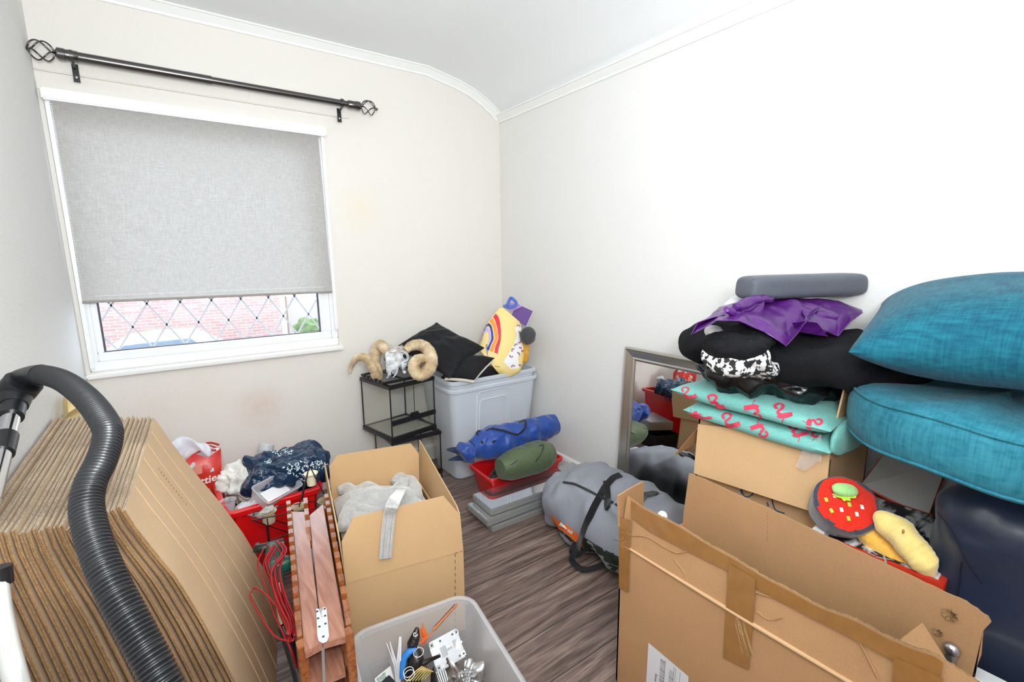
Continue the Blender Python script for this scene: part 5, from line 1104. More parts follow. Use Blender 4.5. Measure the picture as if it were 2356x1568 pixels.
m = MB(); m.poly([V((xf, fl_.y, .002)), fl_, fR, V((xf, yr, .002))], .007, (-1, 0, 0)); m.build('front_panel', M_bb, bb_)
zz1 = [(1443, 1141), (1477, 1166), (1521, 1188), (1562, 1208), (1627, 1249), (1692, 1285), (1765, 1330), (1806, 1350), (1887, 1395), (1968, 1423), (2033, 1460), (2090, 1484), (2150, 1504), (2171, 1517)]
top_f = [X_(x, y, xf+.008) for x, y in zz1]; top_f.append(V((xf+.008, yr, top_f[-1].z-.01)))
m = MB(); tp = wavy(top_f, .004, 8, 1); bt = [fl_+(fR-fl_)*((tp[0].y-p.y)/(tp[0].y-tp[-1].y)) for p in tp]
th_ = .006; k = len(tp)
# corrugated flap: front skin, back skin, torn top edge
vs = tp+bt+[p+V((th_, 0, .0)) for p in tp]+[p+V((th_, 0, 0)) for p in bt]
m.add(vs, [(i, i+1, k+i+1, k+i) for i in range(k-1)]+[(2*k+i+1, 2*k+i, 3*k+i, 3*k+i+1) for i in range(k-1)]); m.cur = 1
m.add([], []); m.f += [(i+1, i, 2*k+i, 2*k+i+1) for i in range(k-1)]+[(0, k, 3*k, 2*k), (2*k-1, k-1, 3*k-1, 4*k-1)]; m.mi += [1]*(k+1)
bvf = m.bvh(); m.build('front_flap', [M_bb, M_cut], bb_)
m = MB(); m.tube([fl_+V((-.002, 0, 0)), fl_.lerp(fR, .5)+V((-.003, 0, -.003)), fR+V((-.002, 0, 0))], [.0035, .006, .004], 8, 8, flat=1); m.build('fold_ridge', cardboard('pale_crushed_kraft', lin(214, 176, 134), .85), bb_, 60)
# back panel and its flap
bkz = lambda x, y: X_(x, y, xb)
bl_ = bkz(1572, 1185); 
cr1 = bkz(2075, 1462); yr = bkz(2236, 1560).y-.004; bR = V((xb, yr, bl_.z+(cr1.z-bl_.z)*(yr-bl_.y)/(cr1.y-bl_.y)))
m = MB(); m.poly([V((xb, bl_.y, .002)), bl_, bR, V((xb, yr, .002))], .007, (-1, 0, 0)); m.build('back_panel', M_bb, bb_)
tpx = [(1585, 1089), (1611, 1099), (1690, 1135), (1765, 1168), (1887, 1227), (2009, 1283), (2130, 1342), (2224, 1385), (2272, 1417), (2280, 1431), (2262, 1450), (2257, 1508), (2236, 1560)]
m = MB(); out = wavy([bkz(x, y) for x, y in tpx[:10]], .003, 6, 5)+[bkz(x, y) for x, y in tpx[10:]]+[bR, bl_]
m.poly(out, .006, (-1, 0, 0)); bo_ = m.build('back_flap', M_bb, bb_)
for (x, y, s_) in ((2187, 1412, 1), (2160, 1452, .6)):
    m = MB(); c = bkz(x, y); 
    for k in range(7): a = k*.9; m.poly([c+V((-.001, 0, 0)), c+V((-.008, .013*s_*math.cos(a), .013*s_*math.sin(a))), c+V((-.004, .016*s_*math.cos(a+.7), .016*s_*math.sin(a+.7)))], .001)
    lab(m.build('torn_patch', M_edge, bb_), 'torn dent'); m = MB(); m.lathe([(.009*s_, 0), (0, .0004)], frame(c+V((-.001, 0, 0)), (0, 1, 0), (0, 0, 1)), 9); m.build('hole', M_dark, bb_)
m = MB(); 
for k in range(9): m.ribbon([bkz(1766, 1176+k*8)+V((-.0008, 0, 0)), bkz(1766, 1180+k*8)+V((-.0008, 0, 0))], .0016, .0004, (-1, 0, 0), 1)
m.build('perforation', M_cut, bb_)
# end panels + end flaps
yL = fl_.y
m = MB(); m.poly([V((xf, yL, .002)), V((xf, yL, fl_.z-.02)), V((xb, bl_.y, bl_.z-.03)), V((xb, bl_.y, .002))], .006, (0, 1, 0)); m.build('end_panel', M_bb, bb_)
m = MB(); m.poly([V((xf, yr, .002)), V((xb, yr, .002)), V((xb, yr, bR.z-.02)), V((xf, yr, fR.z-.02))], .006, (0, -1, 0)); m.build('end_panel', M_bb, bb_)
ef = [X_(1418, 1137), V((0, 0, 0))]
pL = V((xf+.001, yL+.006, fl_.z)); a1_ = onp(1419, 1139, pL, V((-.15, 1, 0)).normalized()); a2_ = onp(1478, 1106, pL, V((-.15, 1, 0)).normalized()); a3_ = onp(1477, 1172, pL, V((-.15, 1, 0)).normalized())
m = MB(); m.poly([pL, a1_, a1_.lerp(a2_, .5)+V((0, 0, .002)), a2_, a3_, a3_+V((0, 0, -.12)), pL+V((0, 0, -.02))], .006, (-.2, 1, 0)); m.build('end_flap', M_bb, bb_)
tri = [D(2068, 1471, 1.06), D(2118, 1432, 1.10), D(2200, 1560, 1.03), D(2240, 1640, 1.0), D(2120, 1620, .98)]
m = MB(); m.poly(tri, .005); m.build('end_flap', M_bb, bb_)
m = MB(); m.ribbon([D(2171, 1543, 1.0), D(2182, 1556, .998)], .006, .0006, -Fd, 1); m.build('printed_mark', M_blk, bb_)
# tape
M_tape = pm('brown_packing_tape', lin(158, 112, 62), .22, var=.12, vs=30, coat=.5, bump=.25, bs=50, bdist=.002)
def xt(pxs, nm='tape', mat=M_tape, off=.0012, xx=xf, th=.0005, par=None):
    m = MB(); m.poly([at(x, y, 0, xx-off)+V((0, 0, 0)) for x, y in pxs], th, (-1, 0, 0)); return m.build(nm, mat, par or bb_)
lowf = [(1452, 1190), (1495, 1222), (1562, 1258), (1627, 1290), (1700, 1325), (1765, 1368), (1850, 1412), (1960, 1468), (2033, 1507), (2100, 1540), (2160, 1568)]
hi_ = [(1452, 1150), (1480, 1171), (1521, 1191), (1562, 1212), (1627, 1253), (1692, 1289), (1765, 1334), (1806, 1354), (1887, 1399), (1968, 1428), (2033, 1465), (2090, 1490), (2150, 1510), (2170, 1524)]
m = MB()
def sp2(P, t):
    i = t*(len(P)-1); k = min(int(i), len(P)-2); t = i-k; return (P[k][0]*(1-t)+P[k+1][0]*t, P[k][1]*(1-t)+P[k+1][1]*t)
m.grid(lambda u, v: at(*[a*(1-v)+b*v for a, b in zip(sp2(hi_, u), sp2(lowf, u))], 0, xf-.0015), 40, 2); m.build('tape', M_tape, bb_)
xt([(1677, 1296), (1738, 1332), (1733, 1420), (1722, 1540), (1664, 1512), (1670, 1400)], off=.006)
xt([(1424, 1190), (1452, 1196), (1447, 1300), (1445, 1362), (1424, 1352)], off=.0055)
xt([(2056, 1510), (2170, 1560), (2168, 1640), (2050, 1640)], off=.0045)
m = MB(); rr_ = random.Random(11)
for k in range(16):
    x = rr_.uniform(1690, 1712); y = rr_.uniform(1410, 1440); L = rr_.uniform(20, 90); a = at(x, y, 0, xf-.0072); b = at(x+L*.28+rr_.uniform(-4, 4), y+L, 0, xf-.0072); m.ribbon([a, b], .0007, .0002, (-1, 0, 0), 1)
for k in range(10):
    x = rr_.uniform(1430, 1480); y = rr_.uniform(1200, 1260); a = at(x, y, 0, xf-.0068); b = at(x+rr_.uniform(-14, 14), y+rr_.uniform(-10, 18), 0, xf-.0068); m.ribbon([a, b], .0006, .0002, (-1, 0, 0), 1)
m.build('tape_wrinkles', pm('tape_wrinkle', lin(210, 176, 130), .3), bb_)
# creases in the flap
for pts in (((1455, 1232), (1490, 1235), (1528, 1258), (1560, 1272), (1590, 1262)), ((1550, 1285), (1575, 1318), (1578, 1330)), ((1738, 1362), (1765, 1370), (1775, 1372)), ((1960, 1440), (1990, 1500), (2020, 1560)), ((1740, 1405), (1770, 1425), (1800, 1418))):
    m = MB(); m.tube([at(x, y, 0, xf+.0005) for x, y in pts], .0016, 6, 4); m.build('crease', M_bb, bb_, 60)
# barcode label
lb_ = xt([(1492, 1478), (1584, 1556), (1580, 1660), (1486, 1620), (1487, 1560)], 'shipping_label', pm('label_white', lin(226, 226, 230), .5), .002)
yA = at(1492, 1478, 0, xf).y
m = MB(); rr_ = random.Random(9)
for (x0, y0, x1, y1, L, n_b) in ((1520, 1515, 1531, 1524, 60, 17), (1540, 1538, 1550, 1547, 45, 12)):
    for k in range(n_b):
        y_ = k*3.4; wb = rr_.choice((.0006, .0006, .0012, .0018)); a = at(x0-k*.28, y0+y_, 0, xf-.0028); b = at(x1-k*.28, y1+y_, 0, xf-.0028); m.ribbon([a, b], wb, .0002, (-1, 0, 0), 1)
m.build('barcode', M_blk, bb_)
m = MB()
for (x0, y0, L) in ((1531, 1518, 80), (1551, 1533, 80), (1555, 1537, 70), (1565, 1545, 60)): m.ribbon([at(x0, y0, 0, xf-.0028), at(x0-L*.08, y0+L, 0, xf-.0028)], .0007, .0002, (-1, 0, 0), 1)
m.build('label_line', M_blk, bb_)
Ft = frame(at(1512, 1550, 0, xf-.003), V((0, .0, 1)), V((0, 1, 0)))
pt1 = at(1509, 1568, 0, xf-.003); pt2 = at(1514, 1534, 0, xf-.003)
text('label_text', 'ROCAR', .0085, frame(pt1, (pt2-pt1), V((0, 1, 0)), (-1, 0, 0)), M_blk, bb_, ext=.0001)
pt1 = at(1500, 1585, 0, xf-.003); pt2 = at(1504, 1560, 0, xf-.003)
text('label_text', 'XLN', .010, frame(pt1, (pt2-pt1), V((0, 1, 0)), (-1, 0, 0)), M_blk, bb_, ext=.0001)
# things inside it
MB_ = MB(); MB_.ell(D(1524, 1186, 1.45), .015, .015, .015, None, 24, 16); tag(MB_.build('white_ball', pm('satin_white', lin(236, 234, 230), .4), None, 60, D(1524, 1186, 1.45)-V((0, 0, .02))), 'small white knob poking over the left end of the big taped box', 'knob')
mm_ = MB(); mm_.tube([V((-.80, -2.10, .52)), V((-.80, -2.10, .02))], .012, 12, 1); tag(mm_.build('white_rod', pm('satin_white', (0, 0, 0)), None, 60, (-.8, -2.1, .02)), 'white rod standing inside the left end of the big taped box', 'rod')
kb = D(2190, 1492, 1.1); m = MB(); m.ell(kb, .016, .016, .016, None, 24, 16); m.tube([kb+V((0, 0, -.01)), V((kb.x, kb.y, .02))], .012, 12, 1); tag(m.build('chrome_pole', pm('satin_chrome', lin(190, 190, 194), .2, .9), None, 60, (kb.x, kb.y, .02)), 'round-ended chrome pole upright in the right end of the big taped box', 'pole')
m = MB(); m.box(-.86, -.70, -2.76, -2.2, .02, .5); tag(m.build('blue_grey_case', pm('blue_grey_plastic', lin(120, 132, 156), .5), None, 0, (-.78, -2.5, .02), bevel=.02), 'blue-grey plastic item down inside the big taped box', 'case')
# ---- game boxes behind
sb = MB(); sb.box(-.55, -.15, -2.64, -2.44, .002, .559); tag(sb.build('cardboard_box', M_card, None, 0, (-.35, -2.54, 0)), 'plain box hidden under the game box and soft toys', 'cardboard box')
GZ = .56
gm = thing('game_box', 'black and white illustrated game box with red edges, lying flat under the soft toys', 'box', (-.3, -2.55, GZ))
M_rede = pm('red_card', lin(206, 56, 34), .45)
Fg = frame(V((-.555, -2.435, GZ)), V((1, .05, 0)), V((-.05, 1, 0)), (0, 0, 1))
gx, gy = .40, -.28
m = MB(); m.box(0, gx, gy, 0, 0, .052, Fg); m.build('box_body', M_rede, gm, bevel=.002)
M_art = pm('black_white_artwork', lin(226, 226, 230), .35, col2=lin(20, 20, 26), vs=13, detail=9, stretch=(1, 3.2, 1))
for nd in M_art.node_tree.nodes:
    if nd.type == 'VALTORGB': nd.color_ramp.elements[0].position = .5; nd.color_ramp.elements[1].position = .62; nd.color_ramp.elements[0].color = c4(lin(20, 20, 26)); nd.color_ramp.elements[1].color = c4(lin(225, 225, 230))
MB().box(.014, gx-.014, gy+.014, -.014, .052, .0535, Fg).build('lid_art', M_art, gm)
MB().box(.0, gx, -.012, .02, .01, .054, Fg).build('white_side', M_white, gm)
t1_ = at(1992, 1268, 2, GZ+.0545); t2_ = at(2040, 1295, 2, GZ+.0545)
text('title', 'EX', .045, frame(t1_, t2_-t1_, V((0, 1, 0)), (0, 0, 1)), pm('grey_print', lin(170, 170, 176), .5), gm, ext=.0003)
wp = thing('game_box', 'second game box leaning on the wall, its silvery white underside and red rim showing', 'box', (-.1, -2.5, .56))
q1_, q2_, q3_, q4_ = at(1978, 1117, 0, -.13), at(2134, 1193, 0, -.13), at(2180, 1065, 0, -.03), at(2036, 1040, 0, -.03)
nn = (q2_-q1_).cross(q4_-q1_).normalized(); nn = nn if nn.z > 0 else -nn
m = MB(); m.poly([q1_, q2_, q3_, q4_], .03, nn); m.build('box_body', M_rede, wp)
m = MB(); ce = (q1_+q2_+q3_+q4_)/4; m.poly([p+(ce-p)*.02+nn*.001+(q4_-q1_).normalized()*.004 for p in (q1_, q2_, q3_, q4_)], .002, nn); m.build('underside', pm('silvery_white_card', lin(188, 186, 182), .4, var=.05), wp)
# soft toys
sp_ = thing('soup_bowl_toy', 'plush bowl toy of red soup with a green leaf, resting on the game box', 'soft toy', D(1945, 1190, 1.43))
bc = D(1946, 1161, 1.365); axn = (V((-.55, -.42, .75))).normalized(); Fb = frame(bc, axn.cross(V((0, 0, 1))), axn.cross(axn.cross(V((0, 0, 1)))), axn)
M_pch = woven('charcoal_plush', lin(74, 76, 86), lin(58, 60, 68), 500, .95, .6); M_prd = woven('red_plush', lin(232, 50, 28), lin(214, 38, 22), 500, .9, .4)
rB = .079
m = MB(); m.lathe([(.0, -.085), (.05, -.082), (.08, -.06), (rB, -.015), (rB+.006, .0), (rB+.004, .008), (rB-.006, .010), (rB-.012, .002), (rB-.012, -.004)], Fb, 44)
for i, p in enumerate(m.v): m.v[i] = p+noise.noise_vector(p*22)*.005
m.build('bowl', M_pch, sp_, 60)
m = MB(); m.lathe([(rB-.010, -.002), (.08, .008), (.05, .016), (.02, .020), (0, .021)], Fb, 44); bvS = m.bvh(); m.build('soup', M_prd, sp_, 60)
m = MB(); lfc = hit(bvS, 1941, 1132, .014)[0]; m.ell((0, 0, 0), .036, .019, .014, frame(lfc, R_+V((0, 0, -.12)), axn.cross(R_)), 28, 16, .8); m.build('leaf', woven('lime_plush', lin(178, 232, 150), lin(160, 214, 130), 500, .9, .4), sp_, 60)
m = MB(); lc = [(1915, 1140), (1932, 1138), (1950, 1142), (1968, 1142), (1966, 1148), (1953, 1148), (1955, 1154), (1945, 1153), (1940, 1155), (1934, 1148), (1926, 1146)]; m.poly([hit(bvS, x, y, .006)[0] for x, y in lc], .003); m.build('leaf_stem', pm('lime_felt', lin(190, 226, 62), .8), sp_)
for (x, y, c) in ((1920, 1140, 'w'), (1936, 1172, 'w'), (1983, 1166, 'w'), (1971, 1182, 'w'), (1954, 1160, 'g'), (1913, 1174, 'g'), (1901, 1149, 'g'), (1952, 1192, 'g')):
    p, n = hit(bvS, x, y, .0005); F = frame(p, n.orthogonal(), n.cross(n.orthogonal()), n); MB().box(-.006, .006, -.004, .004, 0, .0012, F).build('felt_cube', pm('felt_white', lin(240, 240, 236), .8) if c == 'w' else pm('felt_green', lin(176, 206, 80), .8), sp_)
br = thing('bread_toy', 'plush yellow bread roll toy lying beside the plush soup bowl', 'soft toy', D(2060, 1290, 1.5))
M_pyl = woven('cream_yellow_plush', lin(248, 226, 150), lin(246, 214, 122), 400, .95, .6, blotch=14); M_pyo = woven('golden_plush', lin(248, 200, 96), lin(238, 178, 72), 400, .95, .6, blotch=14)
def tor(pts, rr, nm, mat, seed, flat=1):
    P_, R2 = spline([V(p) for p in pts], rr, 12); m = MB(); m.tube(P_, [r*(1+.03*math.sin(i*1.6)*(i/len(R2))) for i, r in enumerate(R2)], 30, 1, flat=flat)
    for i, p in enumerate(m.v): m.v[i] = p+noise.noise_vector(p*26+V((seed, 0, 0)))*.006
    return m.build(nm, mat, br, 70)
tor([D(1968, 1196, 1.360), D(1984, 1209, 1.350), D(2014, 1246, 1.330), D(2054, 1281, 1.290), D(2094, 1311, 1.260), D(2118, 1324, 1.250)], [.013, .031, .037, .037, .032, .012], 'lower_roll', M_pyo, 1)
tor([D(2020, 1188, 1.310), D(2036, 1198, 1.290), D(2068, 1224, 1.260), D(2101, 1260, 1.230), D(2128, 1294, 1.210), D(2144, 1316, 1.210)], [.013, .031, .038, .036, .030, .012], 'upper_roll', M_pyl, 2)
m = MB(); m.ell(D(2078, 1222, 1.208), .004, .003, .006, None, 10, 8); m.build('stain', pm('brown_stain', lin(196, 128, 70), .8), br, 60)
# ---- navy bag
nv = thing('storage_bag', 'large dark navy nylon bag standing at the right edge under the teal cushions', 'bag', (-.28, -2.9, 0))
M_nv = pm('navy_nylon', lin(34, 44, 66), .3, bump=.25, bs=9, bdist=.02, sheen=.2)
ls = []
def nvp(u, t):
    z = .002+.895*t; a = 2*PI*u; cx2 = sgn(math.cos(a))*abs(math.cos(a))**.3; sy = sgn(math.sin(a))*abs(math.sin(a))**.3
    kk = 1-.45*max(0, (t-.86)/.14)**2.2; hx = .225*kk; hy = .27*kk
    p = V((-.285+hx*cx2-.03*t*0, -2.935+hy*sy, z)); o_ = V((math.cos(a), math.sin(a), .3))
    # bottom edge tucks back on the near-left corner
    p = p+V((.02*(1-t), 0, 0)); return p+o_*(.045*crease(V((p.x*5, p.y*5, p.z*4))+V((p.z*2, 0, 0)), 33)+.014*crease(p*14, 35)+.008*noise.noise(p*10))
m = MB(); m.loops([[nvp(k/90, t/70) for k in range(90)] for t in range(71)]); bvn = m.bvh(); m.build('bag_body', M_nv, nv, 40)
deco(bvn, [(2140, 1140), (2150, 1165), (2175, 1195), (2205, 1240), (2225, 1290), (2260, 1340)], .0015, .0008, 'seam', pm('navy_seam', lin(14, 18, 30), .6), nv, .0006)
deco(bvn, [(2215, 1290), (2210, 1330), (2203, 1372)], .003, .001, 'seam', pm('navy_seam', (0, 0, 0)), nv, .0006)
wt = MB(); q = Z(2290, 1560, .30); wt.box(-.585, -.53, -3.1, -2.735, .002, .44); tag(wt.build('furniture_board', M_white, None, 0, (-.53, -2.9, 0), bevel=.008), 'white furniture panel at the bottom right corner beside the navy bag', 'panel')
# ---- teal cushions
M_teal = woven('teal_chenille', lin(24, 104, 122), lin(6, 74, 96), 230, .85, .08, .35, 9, (1, 1, .45)); M_teal2 = woven('teal_chenille_light', lin(52, 130, 148), lin(26, 102, 122), 260, .85, .08, .35, 9, (1, 1, .4))
ro = thing('round_seat_cushion', 'thick round teal seat cushion with piping on top of the navy bag', 'cushion', (-.33, -2.80, .9))
rc = V((-.335, -2.745, .0)); rz0, rz1, rR = .905, 1.065, .325
def rl(rad, z, k=0): return [V((rc.x+rad*math.cos(a)*1.0, rc.y+rad*math.sin(a), z+.006*math.sin(a*3)+.004*math.sin(a*7+k))) for a in [2*PI*i/80 for i in range(80)]]
m = MB(); m.loops([rl(.01, rz1+.006), rl(rR*.5, rz1+.004), rl(rR*.85, rz1-.002), rl(rR*.955, rz1-.012), rl(rR*.995, rz1-.03), rl(rR*1.01, rz1-.06), rl(rR*1.01, rz0+.06), rl(rR*.995, rz0+.028), rl(rR*.955, rz0+.01), rl(rR*.8, rz0), rl(rR*.4, rz0-.002), rl(.01, rz0-.002)])
m.build('cushion_body', M_teal2, ro, 80)
for z in (rz1-.02, rz0+.02): l = rl(rR*.985, z); MB().tube(l+[l[0]], .0042, 8, 1).build('piping', M_teal2, ro, 80)
sq = MB(); sq.pillow([V((-.655, -2.485, 1.175)), V((-.03, -2.36, 1.25)), V((-.02, -3.0, 1.30)), V((-.62, -3.12, 1.24))], .125, .05, 40, .06, 4, 3, .55)
sc2 = thing('scatter_cushion', 'large square teal cushion with a pointed corner lying on the round teal cushion', 'cushion', (-.33, -2.75, 1.07)); sq.build('cushion_body', M_teal, sc2, 80, sub=1)
# ---- box with the clothes pile
xq = -.42; zq = .80; y0q, y1q = -1.95, -2.40
pb_ = thing('cardboard_box', 'cardboard box against the right wall carrying the clothes heap, wide front flap hanging', 'cardboard box', (-.22, -2.18, 0))
M_pb = cardboard('pile_box_cardboard', lin(214, 176, 132), .92)
for a in ((xq, xq+.006, y1q, y0q), (-.106, -.10, y1q, y0q), (xq, -.10, y1q, y1q+.006), (xq, -.10, y0q-.006, y0q)): MB().box(*a, .002, zq).build('side_panel', M_pb, pb_)
MB().box(xq, -.10, y1q, y0q, .002, .008).build('bottom', M_pb, pb_)
c1, c2_, c3, c4_ = at(1606, 975, 0, -.46), at(1912, 1012, 0, -.44), at(1896, 1186, 0, -.47), at(1596, 1088, 0, -.49)
m = MB(); m.poly([c1, c2_, c3, c4_], .006, (-1, 0, 0)); lab(m.build('flap', M_pb, pb_), 'wide front flap hanging down')
# raised side flap by the right (near) end, and small brown flap at the far end
m = MB(); m.poly([V((xq-.01, y1q-.004, .80)), at(1914, 1018, 0, xq), at(1950, 870, 0, -.40), at(1962, 858, 0, -.36), V((-.11, y1q-.02, .96)), V((-.11, y1q, .8))], .005, (0, -1, 0)); m.build('flap', M_pb, pb_)
m = MB(); m.poly([at(1614, 975, 0, -.42), at(1552, 1048, 0, -.48), at(1600, 1020, 0, -.42)], .005); m.build('flap', M_brown, pb_)
M_ink2 = pm('blue_ink', lin(36, 78, 112), .7)
def xr(pts, r_, closed=False): return MB().tube([at(x, y, 0, xq-.002) for x, y in pts], r_, 6, 4).build('blue_print', M_ink2, pb_, 60)
xr([(1706, 1125), (1712, 1140), (1722, 1142), (1732, 1135), (1730, 1128)], .002); xr([(1704, 1126), (1708, 1136)], .003); xr([(1776, 1148), (1784, 1172), (1805, 1180)], .0022); xr([(1765, 1155), (1768, 1164)], .0022)
fm = MB(); cfx = D(1868, 1040, 1.52); fm.grid(lambda u, v: at(1830+60*u+28*v*(1-u), 1072-62*v+10*math.sin(u*5), 0, -.475-.012*abs(crease(V((u*3, v*3, 1)), 3))), 18, 14)
o = fm.build('plastic_bag', M_cp, None, 60, at(1860, 1050, 0, -.46)); tag(o, 'scrap of clear plastic film hanging over the front flap of the clothes box', 'plastic film')
# flamingo cushion, folded
M_fl, t_, b_ = nt('turquoise_cushion_fabric'); 
M_flam = woven('turquoise_cotton', lin(132, 200, 192), lin(112, 184, 176), 500, .7, .2)
fc = thing('flamingo_cushion', 'turquoise flamingo-print cushion folded double on the front of the cardboard box', 'cushion', (-.36, -2.15, .8))
layers = []
for i, (z0, z1, xo) in enumerate(((.835, .845, 0), (.905, .915, -.012))):
    la_ = MB(); la_.pillow([V((-.50+xo, -1.93+.05*i, z0+.012)), V((-.50+xo, -2.425, z1)), V((-.14, -2.40, z1)), V((-.14, -1.90, z0+.01))], .038, .02, 30, .14, 9, 3+i, .32)
    layers.append(la_.bvh()); la_.build('cushion_layer', M_flam, fc, 70, sub=0)
m = MB(); m.ell((-.33, -2.425, .872), .165, .02, .055, None, 30, 18, .8, -.1, 14, 3); bvfold = m.bvh(); m.build('folded_end', M_flam, fc, 60)
M_flp = pm('flamingo_pink', lin(228, 62, 92), .7)
allb = MB()
def flamingo(px, py, s, a, bv):
    ca, sa = math.cos(a), math.sin(a)
    def q(x, y): return hit(bv, px+s*(x*ca-y*sa), py+s*(x*sa+y*ca)*.8, .0015)
    m = MB()
    nb_ = [q(x, y) for x, y in ((-14, -8), (-20, -16), (-12, -24), (-2, -20), (-4, -10), (-10, -2), (-4, 6))]; m.ribbon([h[0] for h in nb_], .0085*s, .0006, [h[1] for h in nb_], 4)
    bd = [q(x, y) for x, y in ((-8, 6), (0, 8), (10, 4), (22, -2))]; m.ribbon([h[0] for h in bd], .016*s, .0006, [h[1] for h in bd], 4)
    lg = [q(x, y) for x, y in ((4, 8), (6, 16), (4, 26))]; m.ribbon([h[0] for h in lg], .002*s, .0006, [h[1] for h in lg], 3)
    m.build('flamingo_print', M_flp, fc)
for (x, y, s, a, L_) in ((1583, 908, .8, .2, 1), (1645, 930, 1, .3, 1), (1735, 942, 1, 3.4, 1), (1800, 950, 1, .2, 1), (1868, 972, .8, 2, 1), (1600, 955, .8, 2.8, 0), (1680, 972, 1, .2, 0), (1748, 985, .9, 3.2, 0), (1835, 995, 1.0, .1, 0), (1875, 1000, .7, .5, 0)):
    flamingo(x, y, s*1.05, a, layers[L_])
# bin bag
M_bin = pm('black_bin_bag', lin(20, 20, 22), .16, bump=.5, bs=16, bdist=.012)
tag(crumple('bin_bag', M_bin, '', 'bag', V((-.30, -2.15, 1.005)), .19, .235, .075, None, .4, 9, 14, .8, 110, 80, 50)[0], 'shiny black bin bag between the flamingo cushion and the black duvet', 'bag')
M_blackc = woven('black_jersey', lin(22, 22, 26), lin(12, 12, 15), 500, .9, .0)
ld_ = MB(); ld_.ell((-.30, -2.20, 1.09), .215, .37, .08, Matrix.Rotation(.0, 4, 'Z'), 130, 90, .75, -.22, 6, 8); tag(ld_.build('duvet', M_blackc, None, 60, (-.3, -2.2, 1.0)), 'big soft black duvet bundle under the purple satin cloth', 'duvet')
M_pat = pm('black_white_print', lin(228, 226, 224), .8, col2=lin(26, 26, 28), vs=60, detail=8)
for nd in M_pat.node_tree.nodes:
    if nd.type == 'VALTORGB': nd.color_ramp.elements[0].position = .49; nd.color_ramp.elements[1].position = .52
def drape(name, mat, fn, nu, nv, label, cat, base, th=.003, group=None, extra=None):
    m = MB(); m.grid(fn, nu, nv); o = m.build(name, mat, None, 80, base); md = o.modifiers.new('s', 'SOLIDIFY'); md.thickness = th; md.offset = 0
    o2 = o.modifiers.new('ss', 'SUBSURF'); o2.levels = 1; o2.render_levels = 1; return tag(o, label, cat, group)
def quadfn(pxs, dep, amp, fr, seed, hang=0):
    """bilinear patch through four photo corners (tl, tr, br, bl) at given depths, with sharp folds"""
    P4 = [D(x, y, d) for (x, y), d in zip(pxs, dep)]
    def f(u, v):
        p = P4[0]*(1-u)*(1-v)+P4[1]*u*(1-v)+P4[2]*u*v+P4[3]*(1-u)*v
        return p-Fd*(1.6*amp*crease(p*fr*2.2, seed)+.6*amp*noise.noise(p*fr*1.5))+V((0, 0, .4*amp*noise.noise(p*fr*1.3+V((5, 5, 5)))))
    return f
def bundle(name, mat, px, rad, label, cat, seed, amp=-.3, fr=10, e=.9, M=None, nu=80, nv=54):
    c = D(px[0], px[1], px[2]); m = MB(); m.ell((0, 0, 0), rad[0], rad[1], rad[2], frame(c, R_+V((0, 0, M or 0)), -Fd) , nu, nv, e, amp, fr, seed)
    o = m.build(name, mat, None, 60, c-V((0, 0, rad[2]))); return tag(o, label, cat)
# frame(): x = right of photo, y = up-ish, z = cross product
def bun(name, mat, x, y, d, rx, rz, ry, label, cat, seed, amp=.3, fr=10, tilt=0, e=.9):
    """rx across the photo, rz vertical, ry in depth"""
    c = D(x, y, d); rgt = (R_+V((0, 0, tilt))).normalized(); F = frame(c, rgt, V((0, 0, 1)).cross(rgt)); m = MB(); m.ell((0, 0, 0), rx, ry, rz, F, 90, 60, e, -amp, fr, seed)
    return tag(m.build(name, mat, None, 60, c-V((0, 0, rz*.8))), label, cat)
bun('patterned_top', M_pat, 1708, 832, 1.46, .115, .046, .07, 'black and white speckled garment sticking out below the folded black clothes', 'garment', 4, .35, 11, -.12)
bun('folded_trousers', M_blackc, 1698, 790, 1.46, .105, .044, .09, 'folded black garment hanging over the speckled top, below the purple satin', 'garment', 7, .3, 10, .0)
bun('grey_shirt', woven('light_grey_jersey', lin(196, 194, 192), lin(180, 178, 176), 500), 1785, 800, 1.56, .055, .025, .05, 'light grey folded cloth peeking out below the point of the purple satin', 'garment', 5, .3, 14, .25)
bun('grey_sleeve', woven('light_grey_jersey', (0, 0, 0), (0, 0, 0)), 1640, 762, 1.60, .03, .022, .04, 'bit of light grey cloth at the left end of the heap under the purple satin', 'garment', 6, .3, 14, -.3)
M_sat = pm('purple_satin', lin(78, 24, 106), .34, bump=.15, bs=120, bdist=.001)
pu = thing('satin_cloth', 'purple satin cloth draped over the black clothes, under the grey roll', 'cloth', V((-.3, -2.15, 1.2)))
def sheet(pxs, dep, amp, fr, seed, nm, n=36, th=.002):
    m = MB(); m.grid(quadfn(pxs, dep, amp, fr, seed), n, n); o = m.build(nm, M_sat, pu, 80); md = o.modifiers.new('s', 'SOLIDIFY'); md.thickness = th; md.offset = 0; md = o.modifiers.new('ss', 'SUBSURF'); md.levels = 1; md.render_levels = 1
def csheet(top, bot, dt, db, amp, fr, seed, nm, n=60, m_=36, sag=.0):
    """cloth between two photo curves; dt/db depth of the upper and lower edge"""
    def f(u, v):
        a = sp2(top, u); b = sp2(bot, u); t = v
        p = D(a[0]*(1-t)+b[0]*t, a[1]*(1-t)+b[1]*t+sag*math.sin(PI*t), dt*(1-t**.7)+db*t**.7)
        q = p*fr; return p-Fd*(amp*(1.5*crease(q*1.6, seed, 5)+.6*crease(q*4, seed+2, 5)+.4*noise.noise(q)))*(.35+.65*min(1, 4*v))
    m = MB(); m.grid(f, n, m_); o = m.build(nm, M_sat, pu, 80); md = o.modifiers.new('s', 'SOLIDIFY'); md.thickness = .002; md.offset = 0
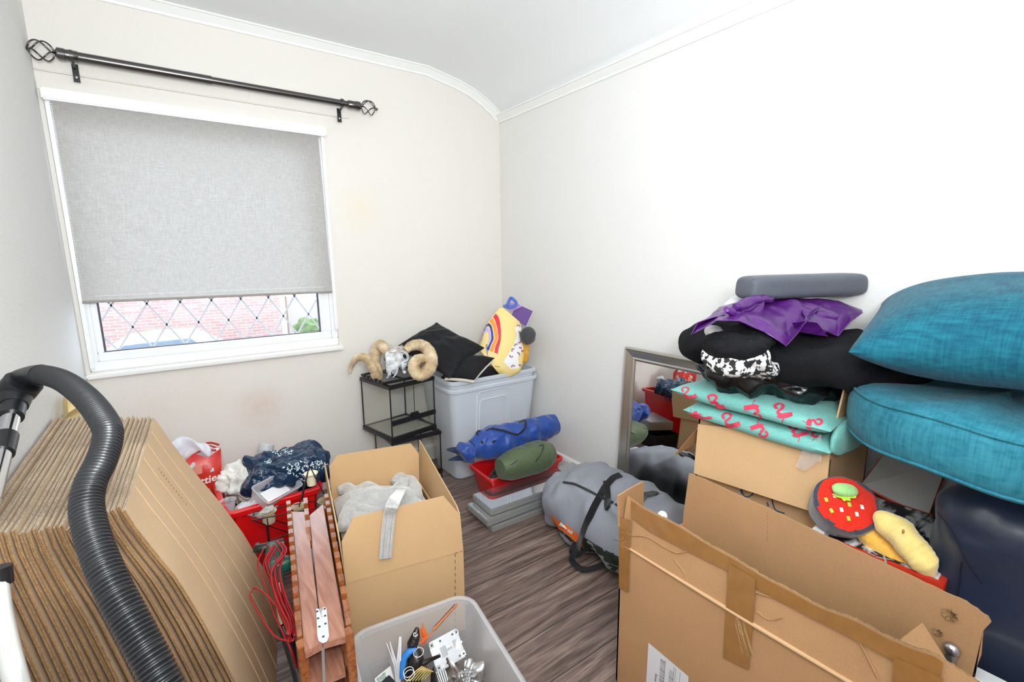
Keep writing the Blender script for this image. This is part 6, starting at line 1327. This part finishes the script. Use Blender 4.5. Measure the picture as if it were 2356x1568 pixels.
csheet([(1655, 706), (1700, 694), (1760, 686), (1830, 684), (1900, 690)], [(1592, 768), (1642, 738), (1702, 738), (1765, 764), (1808, 796), (1850, 744)], 1.68, 1.40, .016, 8, 3, 'draped_panel')
csheet([(1835, 690), (1880, 686), (1930, 692), (1982, 712)], [(1846, 742), (1892, 758), (1935, 774), (1958, 738), (1984, 720)], 1.66, 1.46, .014, 8, 7, 'draped_panel')
csheet([(1822, 742), (1850, 738), (1880, 742)], [(1832, 762), (1868, 768), (1906, 774)], 1.44, 1.47, .010, 10, 11, 'under_fold')
csheet([(1655, 712), (1690, 706), (1720, 712)], [(1592, 770), (1604, 742), (1640, 730)], 1.60, 1.44, .010, 10, 13, 'draped_panel')
for pts, r_ in (([(1672, 712), (1692, 720), (1722, 722), (1745, 708), (1752, 692)], .015), ([(1690, 706), (1712, 698), (1738, 690), (1775, 686)], .017), ([(1704, 716), (1726, 708), (1744, 700)], .011)):
    m = MB(); m.tube([D(x, y, 1.47+.0012*(x-1690)) for x, y in pts], [r_*.6]+[r_]*(len(pts)-2)+[r_*.7], 22, 10, flat=.75)
    for k_, p in enumerate(m.v): m.v[k_] = p+(noise.noise_vector(p*30)*.006)-Fd*.006*crease(p*30, 4)
    m.build('bunched_fold', M_sat, pu, 70)
m = MB(); m.ell((0, 0, 0), .165, .15, .04, frame(D(1805, 722, 1.66), R_, V((0, 0, 1)).cross(R_)), 110, 70, .9, -.3, 9, 15); m.build('bunched_body', M_sat, pu, 70)
rl_ = thing('grey_roll', 'dark grey rolled nylon bag on the very top of the clothes heap', 'rolled bag', (-.2, -2.12, 1.27))
ga = D(1710, 662, 1.60); gb = D(1972, 652, 1.72); M_grl = woven('dark_grey_nylon', lin(92, 96, 104), lin(82, 86, 94), 800, .6, .1, .15)
d_ = (gb-ga).normalized(); up3 = V((0, 0, 1))-d_*d_.z; Fr_ = frame(ga, d_, up3.cross(d_) if False else V((0, 0, 1)).cross(d_)); L_ = (gb-ga).length
m = MB(); ls = []
for t, k in ((0, .55), (.01, .82), (.04, .96), (.1, 1), (.3, 1.02), (.5, 1), (.7, 1.02), (.9, 1.04), (.965, 1.0), (.985, .9), (1, .6)):
    l = []
    for q in range(48):
        a = 2*PI*q/48; y = sgn(math.cos(a))*abs(math.cos(a))**.55*.055*k; z = sgn(math.sin(a))*abs(math.sin(a))**.55*.040*k
        p = Fr_ @ V((t*L_, y, z)); l.append(p+noise.noise_vector(p*16)*.004)
    ls.append(l)
m.loops(ls); m.build('roll_body', M_grl, rl_, 60, sub=1)
bun('white_bag_scrap', pm('thin_white_film', lin(232, 234, 242), .3, alpha=.7), 1700, 700, 1.74, .055, .028, .03, 'thin white plastic showing behind the purple satin near the top of the heap', 'plastic film', 8, .4, 14, .3)
